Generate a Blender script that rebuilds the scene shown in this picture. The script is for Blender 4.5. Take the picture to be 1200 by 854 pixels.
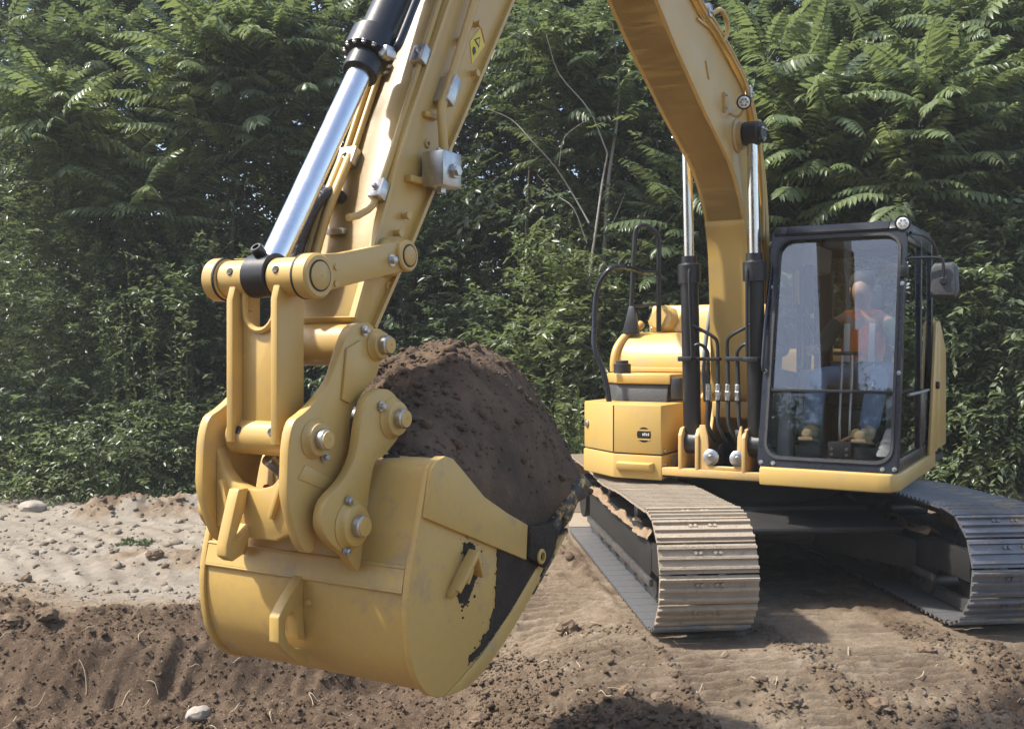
import bpy, bmesh, math, random
import numpy as np
from mathutils import Vector, Matrix, Quaternion

for o in list(bpy.data.objects):
    bpy.data.objects.remove(o, do_unlink=True)
SC = bpy.context.scene
COL = SC.collection
random.seed(7)
RNG = np.random.default_rng(11)
R = math.radians

# ------------------------------------------------------------------ camera
CAM_H = 1.78
cam_data = bpy.data.cameras.new("camera")
cam_data.sensor_width = 36.0
cam_data.lens = 36.0
cam_data.shift_y = -22.0 / 1200.0
cam_data.clip_end = 600.0
cam = bpy.data.objects.new("camera", cam_data)
cam.location = (0.0, 0.0, CAM_H)
cam.rotation_euler = (R(90), 0, 0)
COL.objects.link(cam)
SC.camera = cam

# ------------------------------------------------------------------ sky and sun
SUN_EL = R(55)
SUN_H = Vector((-0.995, -0.07, 0)).normalized()
TO_SUN = Vector((SUN_H.x * math.cos(SUN_EL), SUN_H.y * math.cos(SUN_EL), math.sin(SUN_EL)))
world = bpy.data.worlds.new("World")
SC.world = world
world.use_nodes = True
wn = world.node_tree
wn.nodes.clear()
w_out = wn.nodes.new("ShaderNodeOutputWorld")
w_bg = wn.nodes.new("ShaderNodeBackground")
w_sky = wn.nodes.new("ShaderNodeTexSky")
w_sky.sky_type = 'NISHITA'
w_sky.sun_disc = False
w_sky.sun_elevation = SUN_EL
w_sky.sun_rotation = math.atan2(SUN_H.x, SUN_H.y)
w_sky.air_density = 1.0
w_sky.dust_density = 2.5
w_sky.ozone_density = 1.0
w_bg.inputs["Strength"].default_value = 0.15
wn.links.new(w_sky.outputs[0], w_bg.inputs[0])
wn.links.new(w_bg.outputs[0], w_out.inputs[0])

sun_data = bpy.data.lights.new("sun", 'SUN')
sun_data.energy = 3.7
sun_data.angle = R(2.5)
sun_data.color = (1.0, 0.95, 0.86)
sun = bpy.data.objects.new("sun", sun_data)
sun.rotation_euler = (-TO_SUN).to_track_quat('-Z', 'Y').to_euler()
COL.objects.link(sun)

SC.view_settings.view_transform = 'Standard'
SC.view_settings.look = 'None'
SC.view_settings.gamma = 1.0
SC.view_settings.exposure = 1.06
SC.view_settings.use_curve_mapping = False
SC.render.engine = 'CYCLES'
SC.cycles.max_bounces = 8
SC.cycles.transparent_max_bounces = 12
SC.cycles.use_denoising = True
SC.cycles.caustics_reflective = False
SC.cycles.caustics_refractive = False

# ------------------------------------------------------------------ materials
MATS = {}


def mat(name, color, rough=0.5, metal=0.0, var=None, var_scale=6.0, var_amt=0.5, bump=0.0, bump_scale=60.0,
        spec=0.5, coat=0.0, translucent=None, var2=None, var2_scale=1.5, var2_lo=0.55, var2_hi=0.75, rough_var=0.0):
    """Principled material; var / var2 are second and third colours mixed in by object-space noise."""
    m = bpy.data.materials.new(name)
    m.use_nodes = True
    nt = m.node_tree
    b = nt.nodes["Principled BSDF"]
    b.inputs["Base Color"].default_value = (*color, 1)
    b.inputs["Roughness"].default_value = rough
    b.inputs["Metallic"].default_value = metal
    b.inputs["Specular IOR Level"].default_value = spec
    b.inputs["Coat Weight"].default_value = coat
    b.inputs["Coat Roughness"].default_value = 0.3
    tc = nt.nodes.new("ShaderNodeTexCoord")
    src = tc.outputs["Object"]
    last = None

    def noise(scale, detail=5.0, rgh=0.6):
        n = nt.nodes.new("ShaderNodeTexNoise")
        n.inputs["Scale"].default_value = scale
        n.inputs["Detail"].default_value = detail
        n.inputs["Roughness"].default_value = rgh
        nt.links.new(src, n.inputs["Vector"])
        return n.outputs["Fac"]

    def ramp(sock, lo, hi):
        r = nt.nodes.new("ShaderNodeMapRange")
        r.inputs["From Min"].default_value = lo
        r.inputs["From Max"].default_value = hi
        nt.links.new(sock, r.inputs["Value"])
        return r.outputs[0]

    def mixc(fac, a, c2, amt=1.0):
        mx = nt.nodes.new("ShaderNodeMix")
        mx.data_type = 'RGBA'
        if amt != 1.0:
            ml = nt.nodes.new("ShaderNodeMath")
            ml.operation = 'MULTIPLY'
            ml.inputs[1].default_value = amt
            nt.links.new(fac, ml.inputs[0])
            fac = ml.outputs[0]
        nt.links.new(fac, mx.inputs["Factor"])
        if hasattr(a, "default_value") or isinstance(a, bpy.types.NodeSocket):
            nt.links.new(a, mx.inputs["A"])
        else:
            mx.inputs["A"].default_value = (*a, 1)
        mx.inputs["B"].default_value = (*c2, 1)
        return mx.outputs["Result"]

    last = color
    if var is not None:
        last = mixc(ramp(noise(var_scale), 0.35, 0.68), last, var, var_amt)
    if var2 is not None:
        last = mixc(ramp(noise(var2_scale, 8.0, 0.68), var2_lo, var2_hi), last, var2)
    if not isinstance(last, tuple):
        nt.links.new(last, b.inputs["Base Color"])
    if rough_var:
        f = noise(var_scale * 1.7)
        mr = nt.nodes.new("ShaderNodeMapRange")
        mr.inputs["To Min"].default_value = rough - rough_var
        mr.inputs["To Max"].default_value = rough + rough_var
        mr.inputs["From Min"].default_value = 0.3
        mr.inputs["From Max"].default_value = 0.7
        nt.links.new(f, mr.inputs["Value"])
        nt.links.new(mr.outputs[0], b.inputs["Roughness"])
    if bump:
        bp = nt.nodes.new("ShaderNodeBump")
        bp.inputs["Strength"].default_value = bump
        bp.inputs["Distance"].default_value = 0.01
        nt.links.new(noise(bump_scale, 4.0), bp.inputs["Height"])
        nt.links.new(bp.outputs[0], b.inputs["Normal"])
    MATS[name] = m
    return m


Y0 = (0.545, 0.360, 0.098)
mat("paint", Y0, 0.41, var=(0.49, 0.33, 0.125), var_scale=3.0, var_amt=0.6, bump=0.08, bump_scale=14, rough_var=0.07,
    var2=(0.40, 0.29, 0.16), var2_scale=2.6, var2_lo=0.54, var2_hi=0.78, coat=0.22)
mat("bucket_paint", (0.535, 0.355, 0.098), 0.46, var=(0.44, 0.31, 0.14), var_scale=34, var_amt=0.45, bump=0.12, bump_scale=9, rough_var=0.1,
    var2=(0.33, 0.245, 0.15), var2_scale=5.5, var2_lo=0.56, var2_hi=0.74, coat=0.1)
mat("paint_dusty", (0.58, 0.37, 0.12), 0.5, var=(0.48, 0.33, 0.15), var_scale=2.5, var_amt=0.7, bump=0.06, bump_scale=20,
    var2=(0.40, 0.29, 0.17), var2_scale=4, var2_lo=0.56, var2_hi=0.78, rough_var=0.1)
mat("black_paint", (0.012, 0.013, 0.016), 0.38, var=(0.03, 0.03, 0.032), var_scale=5, var_amt=0.6, rough_var=0.1,
    var2=(0.10, 0.09, 0.075), var2_scale=7, var2_lo=0.66, var2_hi=0.85, bump=0.05)
mat("navy_paint", (0.009, 0.011, 0.018), 0.30, var=(0.016, 0.018, 0.026), var_scale=4, var_amt=0.7, rough_var=0.1,
    var2=(0.05, 0.048, 0.045), var2_scale=9, var2_lo=0.70, var2_hi=0.95)
mat("muddy_paint", (0.54, 0.36, 0.13), 0.55, var=(0.45, 0.31, 0.14), var_scale=4, bump=0.5, bump_scale=50,
    var2=(0.035, 0.029, 0.023), var2_scale=11, var2_lo=0.44, var2_hi=0.52)
mat("rubber", (0.016, 0.016, 0.017), 0.6, var=(0.035, 0.034, 0.032), var_scale=12, var_amt=0.7, bump=0.4, bump_scale=90)
mat("sleeve", (0.02, 0.02, 0.023), 0.42, var=(0.05, 0.05, 0.055), var_scale=30, var_amt=0.8, bump=1.0, bump_scale=45)
mat("chrome", (0.78, 0.78, 0.80), 0.24, 1.0, rough_var=0.08, var=(0.66, 0.66, 0.68), var_scale=6)
mat("zinc", (0.55, 0.55, 0.54), 0.38, 1.0, var=(0.38, 0.37, 0.35), var_scale=25, var_amt=0.7, rough_var=0.12)
mat("steel_worn", (0.20, 0.20, 0.205), 0.42, 0.75, var=(0.11, 0.10, 0.095), var_scale=9, var_amt=0.8,
    var2=(0.26, 0.20, 0.14), var2_scale=5, var2_lo=0.55, var2_hi=0.72, rough_var=0.12, bump=0.15, bump_scale=40)
mat("shoe_dusty", (0.34, 0.28, 0.21), 0.66, 0.15, var=(0.42, 0.345, 0.25), var_scale=7, var_amt=0.85,
    var2=(0.10, 0.10, 0.10), var2_scale=9, var2_lo=0.58, var2_hi=0.72, bump=0.5, bump_scale=60)
mat("shoe_clean", (0.20, 0.205, 0.22), 0.45, 0.5, var=(0.13, 0.128, 0.13), var_scale=8, var_amt=0.8,
    var2=(0.36, 0.285, 0.205), var2_scale=4.0, var2_lo=0.52, var2_hi=0.64, bump=0.25, bump_scale=50)
mat("undercarriage", (0.012, 0.012, 0.012), 0.6, var=(0.026, 0.023, 0.02), var_scale=4, var_amt=0.7,
    var2=(0.12, 0.09, 0.06), var2_scale=3.5, var2_lo=0.66, var2_hi=0.80, bump=0.3)
mat("mud", (0.30, 0.215, 0.14), 0.95, var=(0.20, 0.14, 0.09), var_scale=9, var_amt=0.8, bump=1.0, bump_scale=60, spec=0.2)
mat("dark_mud", (0.035, 0.029, 0.023), 0.9, var=(0.06, 0.046, 0.034), var_scale=18, var_amt=0.8, bump=1.0, bump_scale=80, spec=0.2)
mat("heap_soil", (0.112, 0.077, 0.052), 0.97, var=(0.165, 0.113, 0.075), var_scale=10, var_amt=0.9, bump=1.0, bump_scale=70,
    spec=0.15, var2=(0.078, 0.058, 0.043), var2_scale=2.2, var2_lo=0.44, var2_hi=0.60)
mat("clod", (0.14, 0.098, 0.066), 0.97, var=(0.24, 0.18, 0.125), var_scale=3, var_amt=0.8, bump=0.8, bump_scale=80, spec=0.15)
mat("stone", (0.33, 0.295, 0.245), 0.85, var=(0.22, 0.19, 0.155), var_scale=9, var_amt=0.8, bump=0.6, bump_scale=30)
mat("straw", (0.52, 0.43, 0.29), 0.8, var=(0.36, 0.28, 0.18), var_scale=9)
mat("lamp_face", (0.80, 0.80, 0.80), 0.18, 0.3, coat=0.6)
mat("label_white", (0.66, 0.65, 0.61), 0.5, var=(0.38, 0.37, 0.35), var_scale=60, var_amt=0.8)
mat("sticker_yellow", (0.72, 0.56, 0.03), 0.4)
mat("sticker_black", (0.01, 0.01, 0.01), 0.4)
mat("sticker_red", (0.45, 0.06, 0.03), 0.4)
mat("plate_grey", (0.055, 0.057, 0.062), 0.55, bump=0.3, bump_scale=50)
mat("bark", (0.10, 0.085, 0.065), 0.9, var=(0.06, 0.05, 0.04), var_scale=14, bump=0.8, bump_scale=30)
mat("bark_pale", (0.30, 0.28, 0.24), 0.85, var=(0.16, 0.145, 0.12), var_scale=12, bump=0.5, bump_scale=30)
mat("denim", (0.17, 0.25, 0.40), 0.85, var=(0.25, 0.34, 0.50), var_scale=5, var_amt=0.7, bump=0.6, bump_scale=70)
mat("hivis", (0.92, 0.22, 0.04), 0.7, var=(0.7, 0.13, 0.03), var_scale=8)
mat("reflective_tape", (0.62, 0.62, 0.60), 0.4)
mat("boot", (0.46, 0.34, 0.19), 0.8, var=(0.30, 0.22, 0.12), var_scale=12, bump=0.4)
mat("sole", (0.05, 0.045, 0.04), 0.8)
mat("skin", (0.42, 0.24, 0.16), 0.55)
mat("hair", (0.03, 0.02, 0.014), 0.7)
mat("shirt", (0.06, 0.075, 0.06), 0.85)
mat("seat_cloth", (0.03, 0.032, 0.034), 0.85, var=(0.05, 0.05, 0.05), var_scale=12)
mat("grey_plastic", (0.26, 0.27, 0.27), 0.6, var=(0.18, 0.185, 0.185), var_scale=5)
mat("dark_plastic", (0.025, 0.027, 0.028), 0.5)


def glass_mat(name, tint, refl=1.6):
    m = bpy.data.materials.new(name)
    m.use_nodes = True
    nt = m.node_tree
    nt.nodes.clear()
    out = nt.nodes.new("ShaderNodeOutputMaterial")
    mix = nt.nodes.new("ShaderNodeMixShader")
    tr = nt.nodes.new("ShaderNodeBsdfTransparent")
    gl = nt.nodes.new("ShaderNodeBsdfGlossy")
    fr = nt.nodes.new("ShaderNodeFresnel")
    mu = nt.nodes.new("ShaderNodeMath")
    mu.operation = 'MULTIPLY'
    mu.use_clamp = True
    mu.inputs[1].default_value = refl
    fr.inputs[0].default_value = 1.55
    tr.inputs[0].default_value = (*tint, 1)
    gl.inputs["Roughness"].default_value = 0.015
    gl.inputs["Color"].default_value = (1, 1, 1, 1)
    nt.links.new(fr.outputs[0], mu.inputs[0])
    nt.links.new(mu.outputs[0], mix.inputs[0])
    nt.links.new(tr.outputs[0], mix.inputs[1])
    nt.links.new(gl.outputs[0], mix.inputs[2])
    nt.links.new(mix.outputs[0], out.inputs[0])
    MATS[name] = m


glass_mat("glass", (0.97, 0.98, 0.98), 1.5)
glass_mat("glass_clear", (0.98, 0.99, 0.99), 0.75)
glass_mat("glass_tint", (0.86, 0.90, 0.88), 1.6)


def leaf_mat(name, dark, light, trans, rough=0.42):
    """Leaf: colour varies per leaf through the mesh's own 'tone' attribute."""
    m = bpy.data.materials.new(name)
    m.use_nodes = True
    nt = m.node_tree
    b = nt.nodes["Principled BSDF"]
    out = nt.nodes["Material Output"]
    at = nt.nodes.new("ShaderNodeAttribute")
    at.attribute_name = "tone"
    mx = nt.nodes.new("ShaderNodeMix")
    mx.data_type = 'RGBA'
    mx.inputs["A"].default_value = (*dark, 1)
    mx.inputs["B"].default_value = (*light, 1)
    nt.links.new(at.outputs["Fac"], mx.inputs["Factor"])
    oi = nt.nodes.new("ShaderNodeObjectInfo")
    hs = nt.nodes.new("ShaderNodeHueSaturation")
    mr = nt.nodes.new("ShaderNodeMapRange")
    mr.inputs["To Min"].default_value = 0.75
    mr.inputs["To Max"].default_value = 1.2
    nt.links.new(oi.outputs["Random"], mr.inputs["Value"])
    nt.links.new(mr.outputs[0], hs.inputs["Value"])
    nt.links.new(mx.outputs["Result"], hs.inputs["Color"])
    nt.links.new(hs.outputs[0], b.inputs["Base Color"])
    b.inputs["Roughness"].default_value = rough
    b.inputs["Specular IOR Level"].default_value = 0.5
    tl = nt.nodes.new("ShaderNodeBsdfTranslucent")
    tl.inputs[0].default_value = (*trans, 1)
    ms = nt.nodes.new("ShaderNodeMixShader")
    ms.inputs[0].default_value = 0.32
    nt.links.new(b.outputs[0], ms.inputs[1])
    nt.links.new(tl.outputs[0], ms.inputs[2])
    nt.links.new(ms.outputs[0], out.inputs[0])
    MATS[name] = m


leaf_mat("leaf_dark", (0.048, 0.070, 0.038), (0.110, 0.145, 0.076), (0.17, 0.23, 0.08), 0.36)
leaf_mat("leaf_mid", (0.070, 0.098, 0.050), (0.165, 0.20, 0.115), (0.22, 0.29, 0.10), 0.33)
leaf_mat("leaf_light", (0.085, 0.118, 0.050), (0.19, 0.225, 0.105), (0.24, 0.31, 0.10), 0.36)
leaf_mat("leaf_frond_lit", (0.095, 0.135, 0.060), (0.185, 0.225, 0.115), (0.26, 0.33, 0.11), 0.33)  # sunlit copy of the frond leaves, the light put into the colour
leaf_mat("leaf_frond_shaded", (0.070, 0.102, 0.052), (0.145, 0.185, 0.10), (0.19, 0.25, 0.09), 0.33)  # darker copy of the same fronds, the shade put into the colour
leaf_mat("grass", (0.050, 0.075, 0.032), (0.13, 0.165, 0.075), (0.12, 0.16, 0.05), 0.5)


# ------------------------------------------------------------------ mesh helpers
def link(o, parent=None):
    COL.objects.link(o)
    if parent is not None:
        o.parent = parent
    return o


def empty(name, loc=(0, 0, 0), rz=0.0, parent=None):
    o = bpy.data.objects.new(name, None)
    o.empty_display_size = 0.2
    o.location = loc
    o.rotation_euler = (0, 0, rz)
    return link(o, parent)


def tag(o, label=None, cat=None, group=None, kind=None):
    if label:
        o["label"] = label
    if cat:
        o["category"] = cat
    if group:
        o["group"] = group
    if kind:
        o["kind"] = kind
    return o


class Geo:
    """Collects shapes; build() links them as ONE mesh object."""

    def __init__(self):
        self.bm = bmesh.new()

    def _merge(self, b):
        me = bpy.data.meshes.new("tmp")
        b.to_mesh(me)
        b.free()
        self.bm.from_mesh(me)
        bpy.data.meshes.remove(me)
        return self

    def _bevel(self, b, w, seg=2, ang=25):
        if w <= 0:
            return
        b.normal_update()
        es = [e for e in b.edges if len(e.link_faces) == 2 and e.calc_face_angle(0) > R(ang)]
        if es:
            bmesh.ops.bevel(b, geom=es, offset=w, offset_type='OFFSET', segments=seg, profile=0.5, affect='EDGES', clamp_overlap=True)

    def poly(self, pts_a, pts_b, bevel=0.004):
        """Prism between two equal outlines (lists of 3D points)."""
        b = bmesh.new()
        n = len(pts_a)
        va = [b.verts.new(p) for p in pts_a]
        vb = [b.verts.new(p) for p in pts_b]
        b.faces.new(va)
        b.faces.new(list(reversed(vb)))
        for i in range(n):
            j = (i + 1) % n
            b.faces.new((va[j], va[i], vb[i], vb[j]))
        bmesh.ops.recalc_face_normals(b, faces=b.faces)
        self._bevel(b, bevel)
        return self._merge(b)

    def xz(self, pts, y0, y1, bevel=0.004):
        return self.poly([(x, y0, z) for x, z in pts], [(x, y1, z) for x, z in pts], bevel)

    def yz(self, pts, x0, x1, bevel=0.004):
        return self.poly([(x0, y, z) for y, z in pts], [(x1, y, z) for y, z in pts], bevel)

    def xy(self, pts, z0, z1, bevel=0.004):
        return self.poly([(x, y, z0) for x, y in pts], [(x, y, z1) for x, y in pts], bevel)

    def box(self, x0, x1, y0, y1, z0, z1, bevel=0.004):
        return self.xy([(x0, y0), (x1, y0), (x1, y1), (x0, y1)], z0, z1, bevel)

    def bar(self, a, b_, w, h, up=(0, 0, 1), bevel=0.003):
        """Rectangular bar from a to b_, width w sideways and h along up."""
        a, b_ = Vector(a), Vector(b_)
        d = (b_ - a).normalized()
        s = d.cross(Vector(up)).normalized()
        u = s.cross(d).normalized()
        q = [s * w / 2 + u * h / 2, -s * w / 2 + u * h / 2, -s * w / 2 - u * h / 2, s * w / 2 - u * h / 2]
        return self.poly([a + k for k in q], [b_ + k for k in q], bevel)

    def cyl(self, a, b_, r, seg=28, r2=None, chamfer=0.004, hole=0.0):
        """Round bar with chamfered ends from a to b_; hole makes it a ring."""
        a, b_ = Vector(a), Vector(b_)
        r2 = r if r2 is None else r2
        L = (b_ - a).length
        d = (b_ - a) / L
        t = Vector((0, 0, 1)) if abs(d.z) < 0.9 else Vector((1, 0, 0))
        s = d.cross(t).normalized()
        u = s.cross(d)
        c = min(chamfer, L * 0.3, r * 0.4)
        prof = [(0, r - c), (c, r), (L - c, r2), (L, r2 - c)] if c > 0 else [(0, r), (L, r2)]
        if hole > 0:
            prof = prof + [(L, hole), (0, hole)]
        b = bmesh.new()
        rings = []
        for (l, rr) in prof:
            rings.append([b.verts.new(a + d * l + (s * math.cos(2 * math.pi * k / seg) + u * math.sin(2 * math.pi * k / seg)) * rr) for k in range(seg)])
        pairs = list(zip(rings[:-1], rings[1:]))
        if hole > 0:
            pairs.append((rings[-1], rings[0]))
        for p, q in pairs:
            for k in range(seg):
                j = (k + 1) % seg
                b.faces.new((p[k], p[j], q[j], q[k]))
        if hole <= 0:
            b.faces.new(list(reversed(rings[0])))
            b.faces.new(rings[-1])
        bmesh.ops.recalc_face_normals(b, faces=b.faces)
        return self._merge(b)

    def lathe(self, a, d, prof, seg=28):
        """prof: list of (along, radius) from point a along direction d."""
        a, d = Vector(a), Vector(d).normalized()
        t = Vector((0, 0, 1)) if abs(d.z) < 0.9 else Vector((1, 0, 0))
        s = d.cross(t).normalized()
        u = s.cross(d)
        b = bmesh.new()
        rings = [[b.verts.new(a + d * l + (s * math.cos(2 * math.pi * k / seg) + u * math.sin(2 * math.pi * k / seg)) * max(rr, 1e-4)) for k in range(seg)] for l, rr in prof]
        for p, q in zip(rings[:-1], rings[1:]):
            for k in range(seg):
                j = (k + 1) % seg
                b.faces.new((p[k], p[j], q[j], q[k]))
        b.faces.new(list(reversed(rings[0])))
        b.faces.new(rings[-1])
        bmesh.ops.recalc_face_normals(b, faces=b.faces)
        return self._merge(b)

    def tube(self, pts, r, seg=10, smooth=4, radii=None, cap=True):
        """Round tube along a smoothed polyline."""
        P = [Vector(p) for p in pts]
        rr = list(radii) if radii else [r] * len(P)
        if smooth and len(P) > 2:
            Q, RR = [], []
            ext = [P[0] * 2 - P[1]] + P + [P[-1] * 2 - P[-2]]
            for i in range(len(P) - 1):
                p0, p1, p2, p3 = ext[i:i + 4]
                for k in range(smooth):
                    t = k / smooth
                    Q.append(0.5 * ((2 * p1) + (p2 - p0) * t + (2 * p0 - 5 * p1 + 4 * p2 - p3) * t * t + (3 * p1 - p0 - 3 * p2 + p3) * t ** 3))
                    RR.append(rr[i] * (1 - t) + rr[i + 1] * t)
            Q.append(P[-1])
            RR.append(rr[-1])
            P, rr = Q, RR
        b = bmesh.new()
        rings = []
        n = len(P)
        d0 = (P[1] - P[0]).normalized()
        t = Vector((0, 0, 1)) if abs(d0.z) < 0.9 else Vector((1, 0, 0))
        s = d0.cross(t).normalized()
        for i in range(n):
            d = (P[min(i + 1, n - 1)] - P[max(i - 1, 0)])
            d = d.normalized() if d.length > 1e-9 else d0
            s = (s - d * s.dot(d)).normalized()
            u = d.cross(s)
            rings.append([b.verts.new(P[i] + (s * math.cos(2 * math.pi * k / seg) + u * math.sin(2 * math.pi * k / seg)) * rr[i]) for k in range(seg)])
        for p, q in zip(rings[:-1], rings[1:]):
            for k in range(seg):
                j = (k + 1) % seg
                b.faces.new((p[k], p[j], q[j], q[k]))
        if cap:
            b.faces.new(list(reversed(rings[0])))
            b.faces.new(rings[-1])
        bmesh.ops.recalc_face_normals(b, faces=b.faces)
        return self._merge(b)

    def strip(self, pts, y0, y1, t, inward):
        """Bent plate: xz polyline pts swept from y0 to y1, thickness t towards point inward."""
        P = [Vector((x, 0, z)) for x, z in pts]
        c = Vector((inward[0], 0, inward[1]))
        off = []
        for i, p in enumerate(P):
            d = (P[min(i + 1, len(P) - 1)] - P[max(i - 1, 0)]).normalized()
            nrm = Vector((-d.z, 0, d.x))
            if nrm.dot(c - p) < 0:
                nrm = -nrm
            off.append(p + nrm * t)
        b = bmesh.new()
        A = [b.verts.new((p.x, y0, p.z)) for p in P]
        B = [b.verts.new((p.x, y1, p.z)) for p in P]
        C = [b.verts.new((p.x, y0, p.z)) for p in off]
        D = [b.verts.new((p.x, y1, p.z)) for p in off]
        for i in range(len(P) - 1):
            b.faces.new((A[i], A[i + 1], B[i + 1], B[i]))
            b.faces.new((C[i + 1], C[i], D[i], D[i + 1]))
            b.faces.new((A[i + 1], A[i], C[i], C[i + 1]))
            b.faces.new((B[i], B[i + 1], D[i + 1], D[i]))
        b.faces.new((A[0], B[0], D[0], C[0]))
        b.faces.new((B[-1], A[-1], C[-1], D[-1]))
        bmesh.ops.recalc_face_normals(b, faces=b.faces)
        return self._merge(b)

    def mesh(self, name, angle=38):
        me = bpy.data.meshes.new(name)
        self.bm.normal_update()
        self.bm.to_mesh(me)
        self.bm.free()
        me.polygons.foreach_set("use_smooth", [True] * len(me.polygons))
        me.set_sharp_from_angle(angle=R(angle))
        return me

    def build(self, name, material, parent=None, angle=38):
        me = self.mesh(name, angle)
        me.materials.append(MATS[material])
        return link(bpy.data.objects.new(name, me), parent)


def smooth_curve(pts, k=5):
    """Catmull-Rom through 2D points."""
    P = [Vector((p[0], p[1])) for p in pts]
    ext = [P[0] * 2 - P[1]] + P + [P[-1] * 2 - P[-2]]
    out = []
    for i in range(len(P) - 1):
        p0, p1, p2, p3 = ext[i:i + 4]
        for j in range(k):
            t = j / k
            q = 0.5 * ((2 * p1) + (p2 - p0) * t + (2 * p0 - 5 * p1 + 4 * p2 - p3) * t * t + (3 * p1 - p0 - 3 * p2 + p3) * t ** 3)
            out.append((q.x, q.y))
    out.append((P[-1].x, P[-1].y))
    return out


def smooth_loop(pts, k=3):
    """Closed Catmull-Rom outline through 2D points."""
    n = len(pts)
    P = [Vector((p[0], p[1])) for p in pts]
    out = []
    for i in range(n):
        p0, p1, p2, p3 = P[i - 1], P[i], P[(i + 1) % n], P[(i + 2) % n]
        for j in range(k):
            t = j / k
            q = 0.5 * ((2 * p1) + (p2 - p0) * t + (2 * p0 - 5 * p1 + 4 * p2 - p3) * t * t + (3 * p1 - p0 - 3 * p2 + p3) * t ** 3)
            out.append((q.x, q.y))
    return out


def np_mesh(name, verts, faces, material, parent=None, tone=None, smooth=False):
    """Mesh from numpy arrays; faces is (n,3) or (n,4)."""
    me = bpy.data.meshes.new(name)
    nv, nf, k = len(verts), len(faces), faces.shape[1]
    me.vertices.add(nv)
    me.vertices.foreach_set("co", np.ascontiguousarray(verts, dtype=np.float32).ravel())
    me.loops.add(nf * k)
    me.loops.foreach_set("vertex_index", np.ascontiguousarray(faces, dtype=np.int32).ravel())
    me.polygons.add(nf)
    me.polygons.foreach_set("loop_start", np.arange(0, nf * k, k, dtype=np.int32))
    me.polygons.foreach_set("loop_total", np.full(nf, k, dtype=np.int32))
    if smooth:
        me.polygons.foreach_set("use_smooth", np.ones(nf, dtype=bool))
    me.update(calc_edges=True)
    if tone is not None:
        a = me.attributes.new("tone", 'FLOAT', 'POINT')
        a.data.foreach_set("value", np.ascontiguousarray(tone, dtype=np.float32))
    me.materials.append(MATS[material])
    o = bpy.data.objects.new(name, me)
    return link(o, parent)


def vnoise(x, y, seed=0):
    """Smooth 2D value noise in 0..1, vectorised."""
    xi = np.floor(x).astype(np.int64)
    yi = np.floor(y).astype(np.int64)
    fx, fy = x - xi, y - yi
    fx = fx * fx * fx * (fx * (fx * 6 - 15) + 10)
    fy = fy * fy * fy * (fy * (fy * 6 - 15) + 10)

    def h(a, b):
        n = (a * 374761393 + b * 668265263 + seed * 1274126177) & 0xffffffff
        n = ((n ^ (n >> 13)) * 1274126177) & 0xffffffff
        n = n ^ (n >> 16)
        return (n & 0xffffff) / float(0xffffff)
    return (h(xi, yi) * (1 - fx) + h(xi + 1, yi) * fx) * (1 - fy) + (h(xi, yi + 1) * (1 - fx) + h(xi + 1, yi + 1) * fx) * fy


def fbm(x, y, octv=4, seed=0, gain=0.5):
    s, a, t = 0.0, 1.0, 0.0
    for i in range(octv):
        s = s + a * vnoise(x * 2 ** i + 17.3 * i, y * 2 ** i - 9.1 * i, seed + i)
        t += a
        a *= gain
    return s / t


def sstep(a, b, x):
    t = np.clip((x - a) / (b - a), 0, 1)
    return t * t * (3 - 2 * t)

# ------------------------------------------------------------------ excavator
# machine frame: x forward, y towards the machine's left, z up; the Empty stands at the swing centre
EX = empty("excavator", (1.95, 8.2, 0), R(240))
tag(EX, "yellow tracked excavator with its curled bucket full of soil", "excavator")


def pin_end(part, x, z, y, s, r=0.05, pin_r=0.034, bolts=((0.055, 0.02),), boss="paint", ln=0.028):
    """Boss ring, steel pin head and bolts on an outer face at y; s = +1 / -1 is the outward side."""
    g = Geo()
    g.lathe((x, y, z), (0, s, 0), [(-0.01, r * 1.25), (0.004, r * 1.25), (0.012, r * 1.08), (ln, r), (ln + 0.002, r - 0.004), (ln + 0.002, pin_r)], 32)
    g.build("boss", boss, part)
    g = Geo()
    g.lathe((x, y, z), (0, s, 0), [(0, pin_r), (ln + 0.026, pin_r), (ln + 0.030, pin_r - 0.004)], 28)
    g.build("pin", "zinc", part)
    g = Geo()
    g.lathe((x, y + s * (ln + 0.0301), z), (0, s, 0), [(0, pin_r - 0.004), (0.004, pin_r - 0.005), (0.005, 0.006), (0.0035, 0.005)], 24)
    g.build("pin_cap", boss, part)
    for dx, dz in bolts:
        bolt(part, (x + dx * 1.0, y + s * 0.006, z + dz), (0, s, 0))


def bolt(part, p, d, r=0.012, h=0.014):
    g = Geo()
    g.lathe(p, d, [(0, r * 1.5), (0.003, r * 1.5)], 14)
    g.lathe(p, d, [(0.003, r), (h, r), (h + 0.003, r * 0.7)], 6)
    g.build("bolt", "zinc", part)


def lens_face(c, d, par):
    """Lamp front: pale lens with a ring of darker reflector cells."""
    ln = Geo().lathe(c, d, [(0, 0.040), (0.003, 0.040), (0.005, 0.036), (0.006, 0.0)], 26).build("lens", "lamp_face", par)
    s_ = d.cross(Vector((0, 0, 1))).normalized()
    u_ = s_.cross(d)
    for q in range(6):
        p = c + d * 0.0055 + (s_ * math.cos(q * math.pi / 3) + u_ * math.sin(q * math.pi / 3)) * 0.022
        Geo().lathe(p, d, [(0, 0.009), (0.0015, 0.008), (0.001, 0.004)], 10).build("reflector_cell", "grey_plastic", ln)


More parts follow.
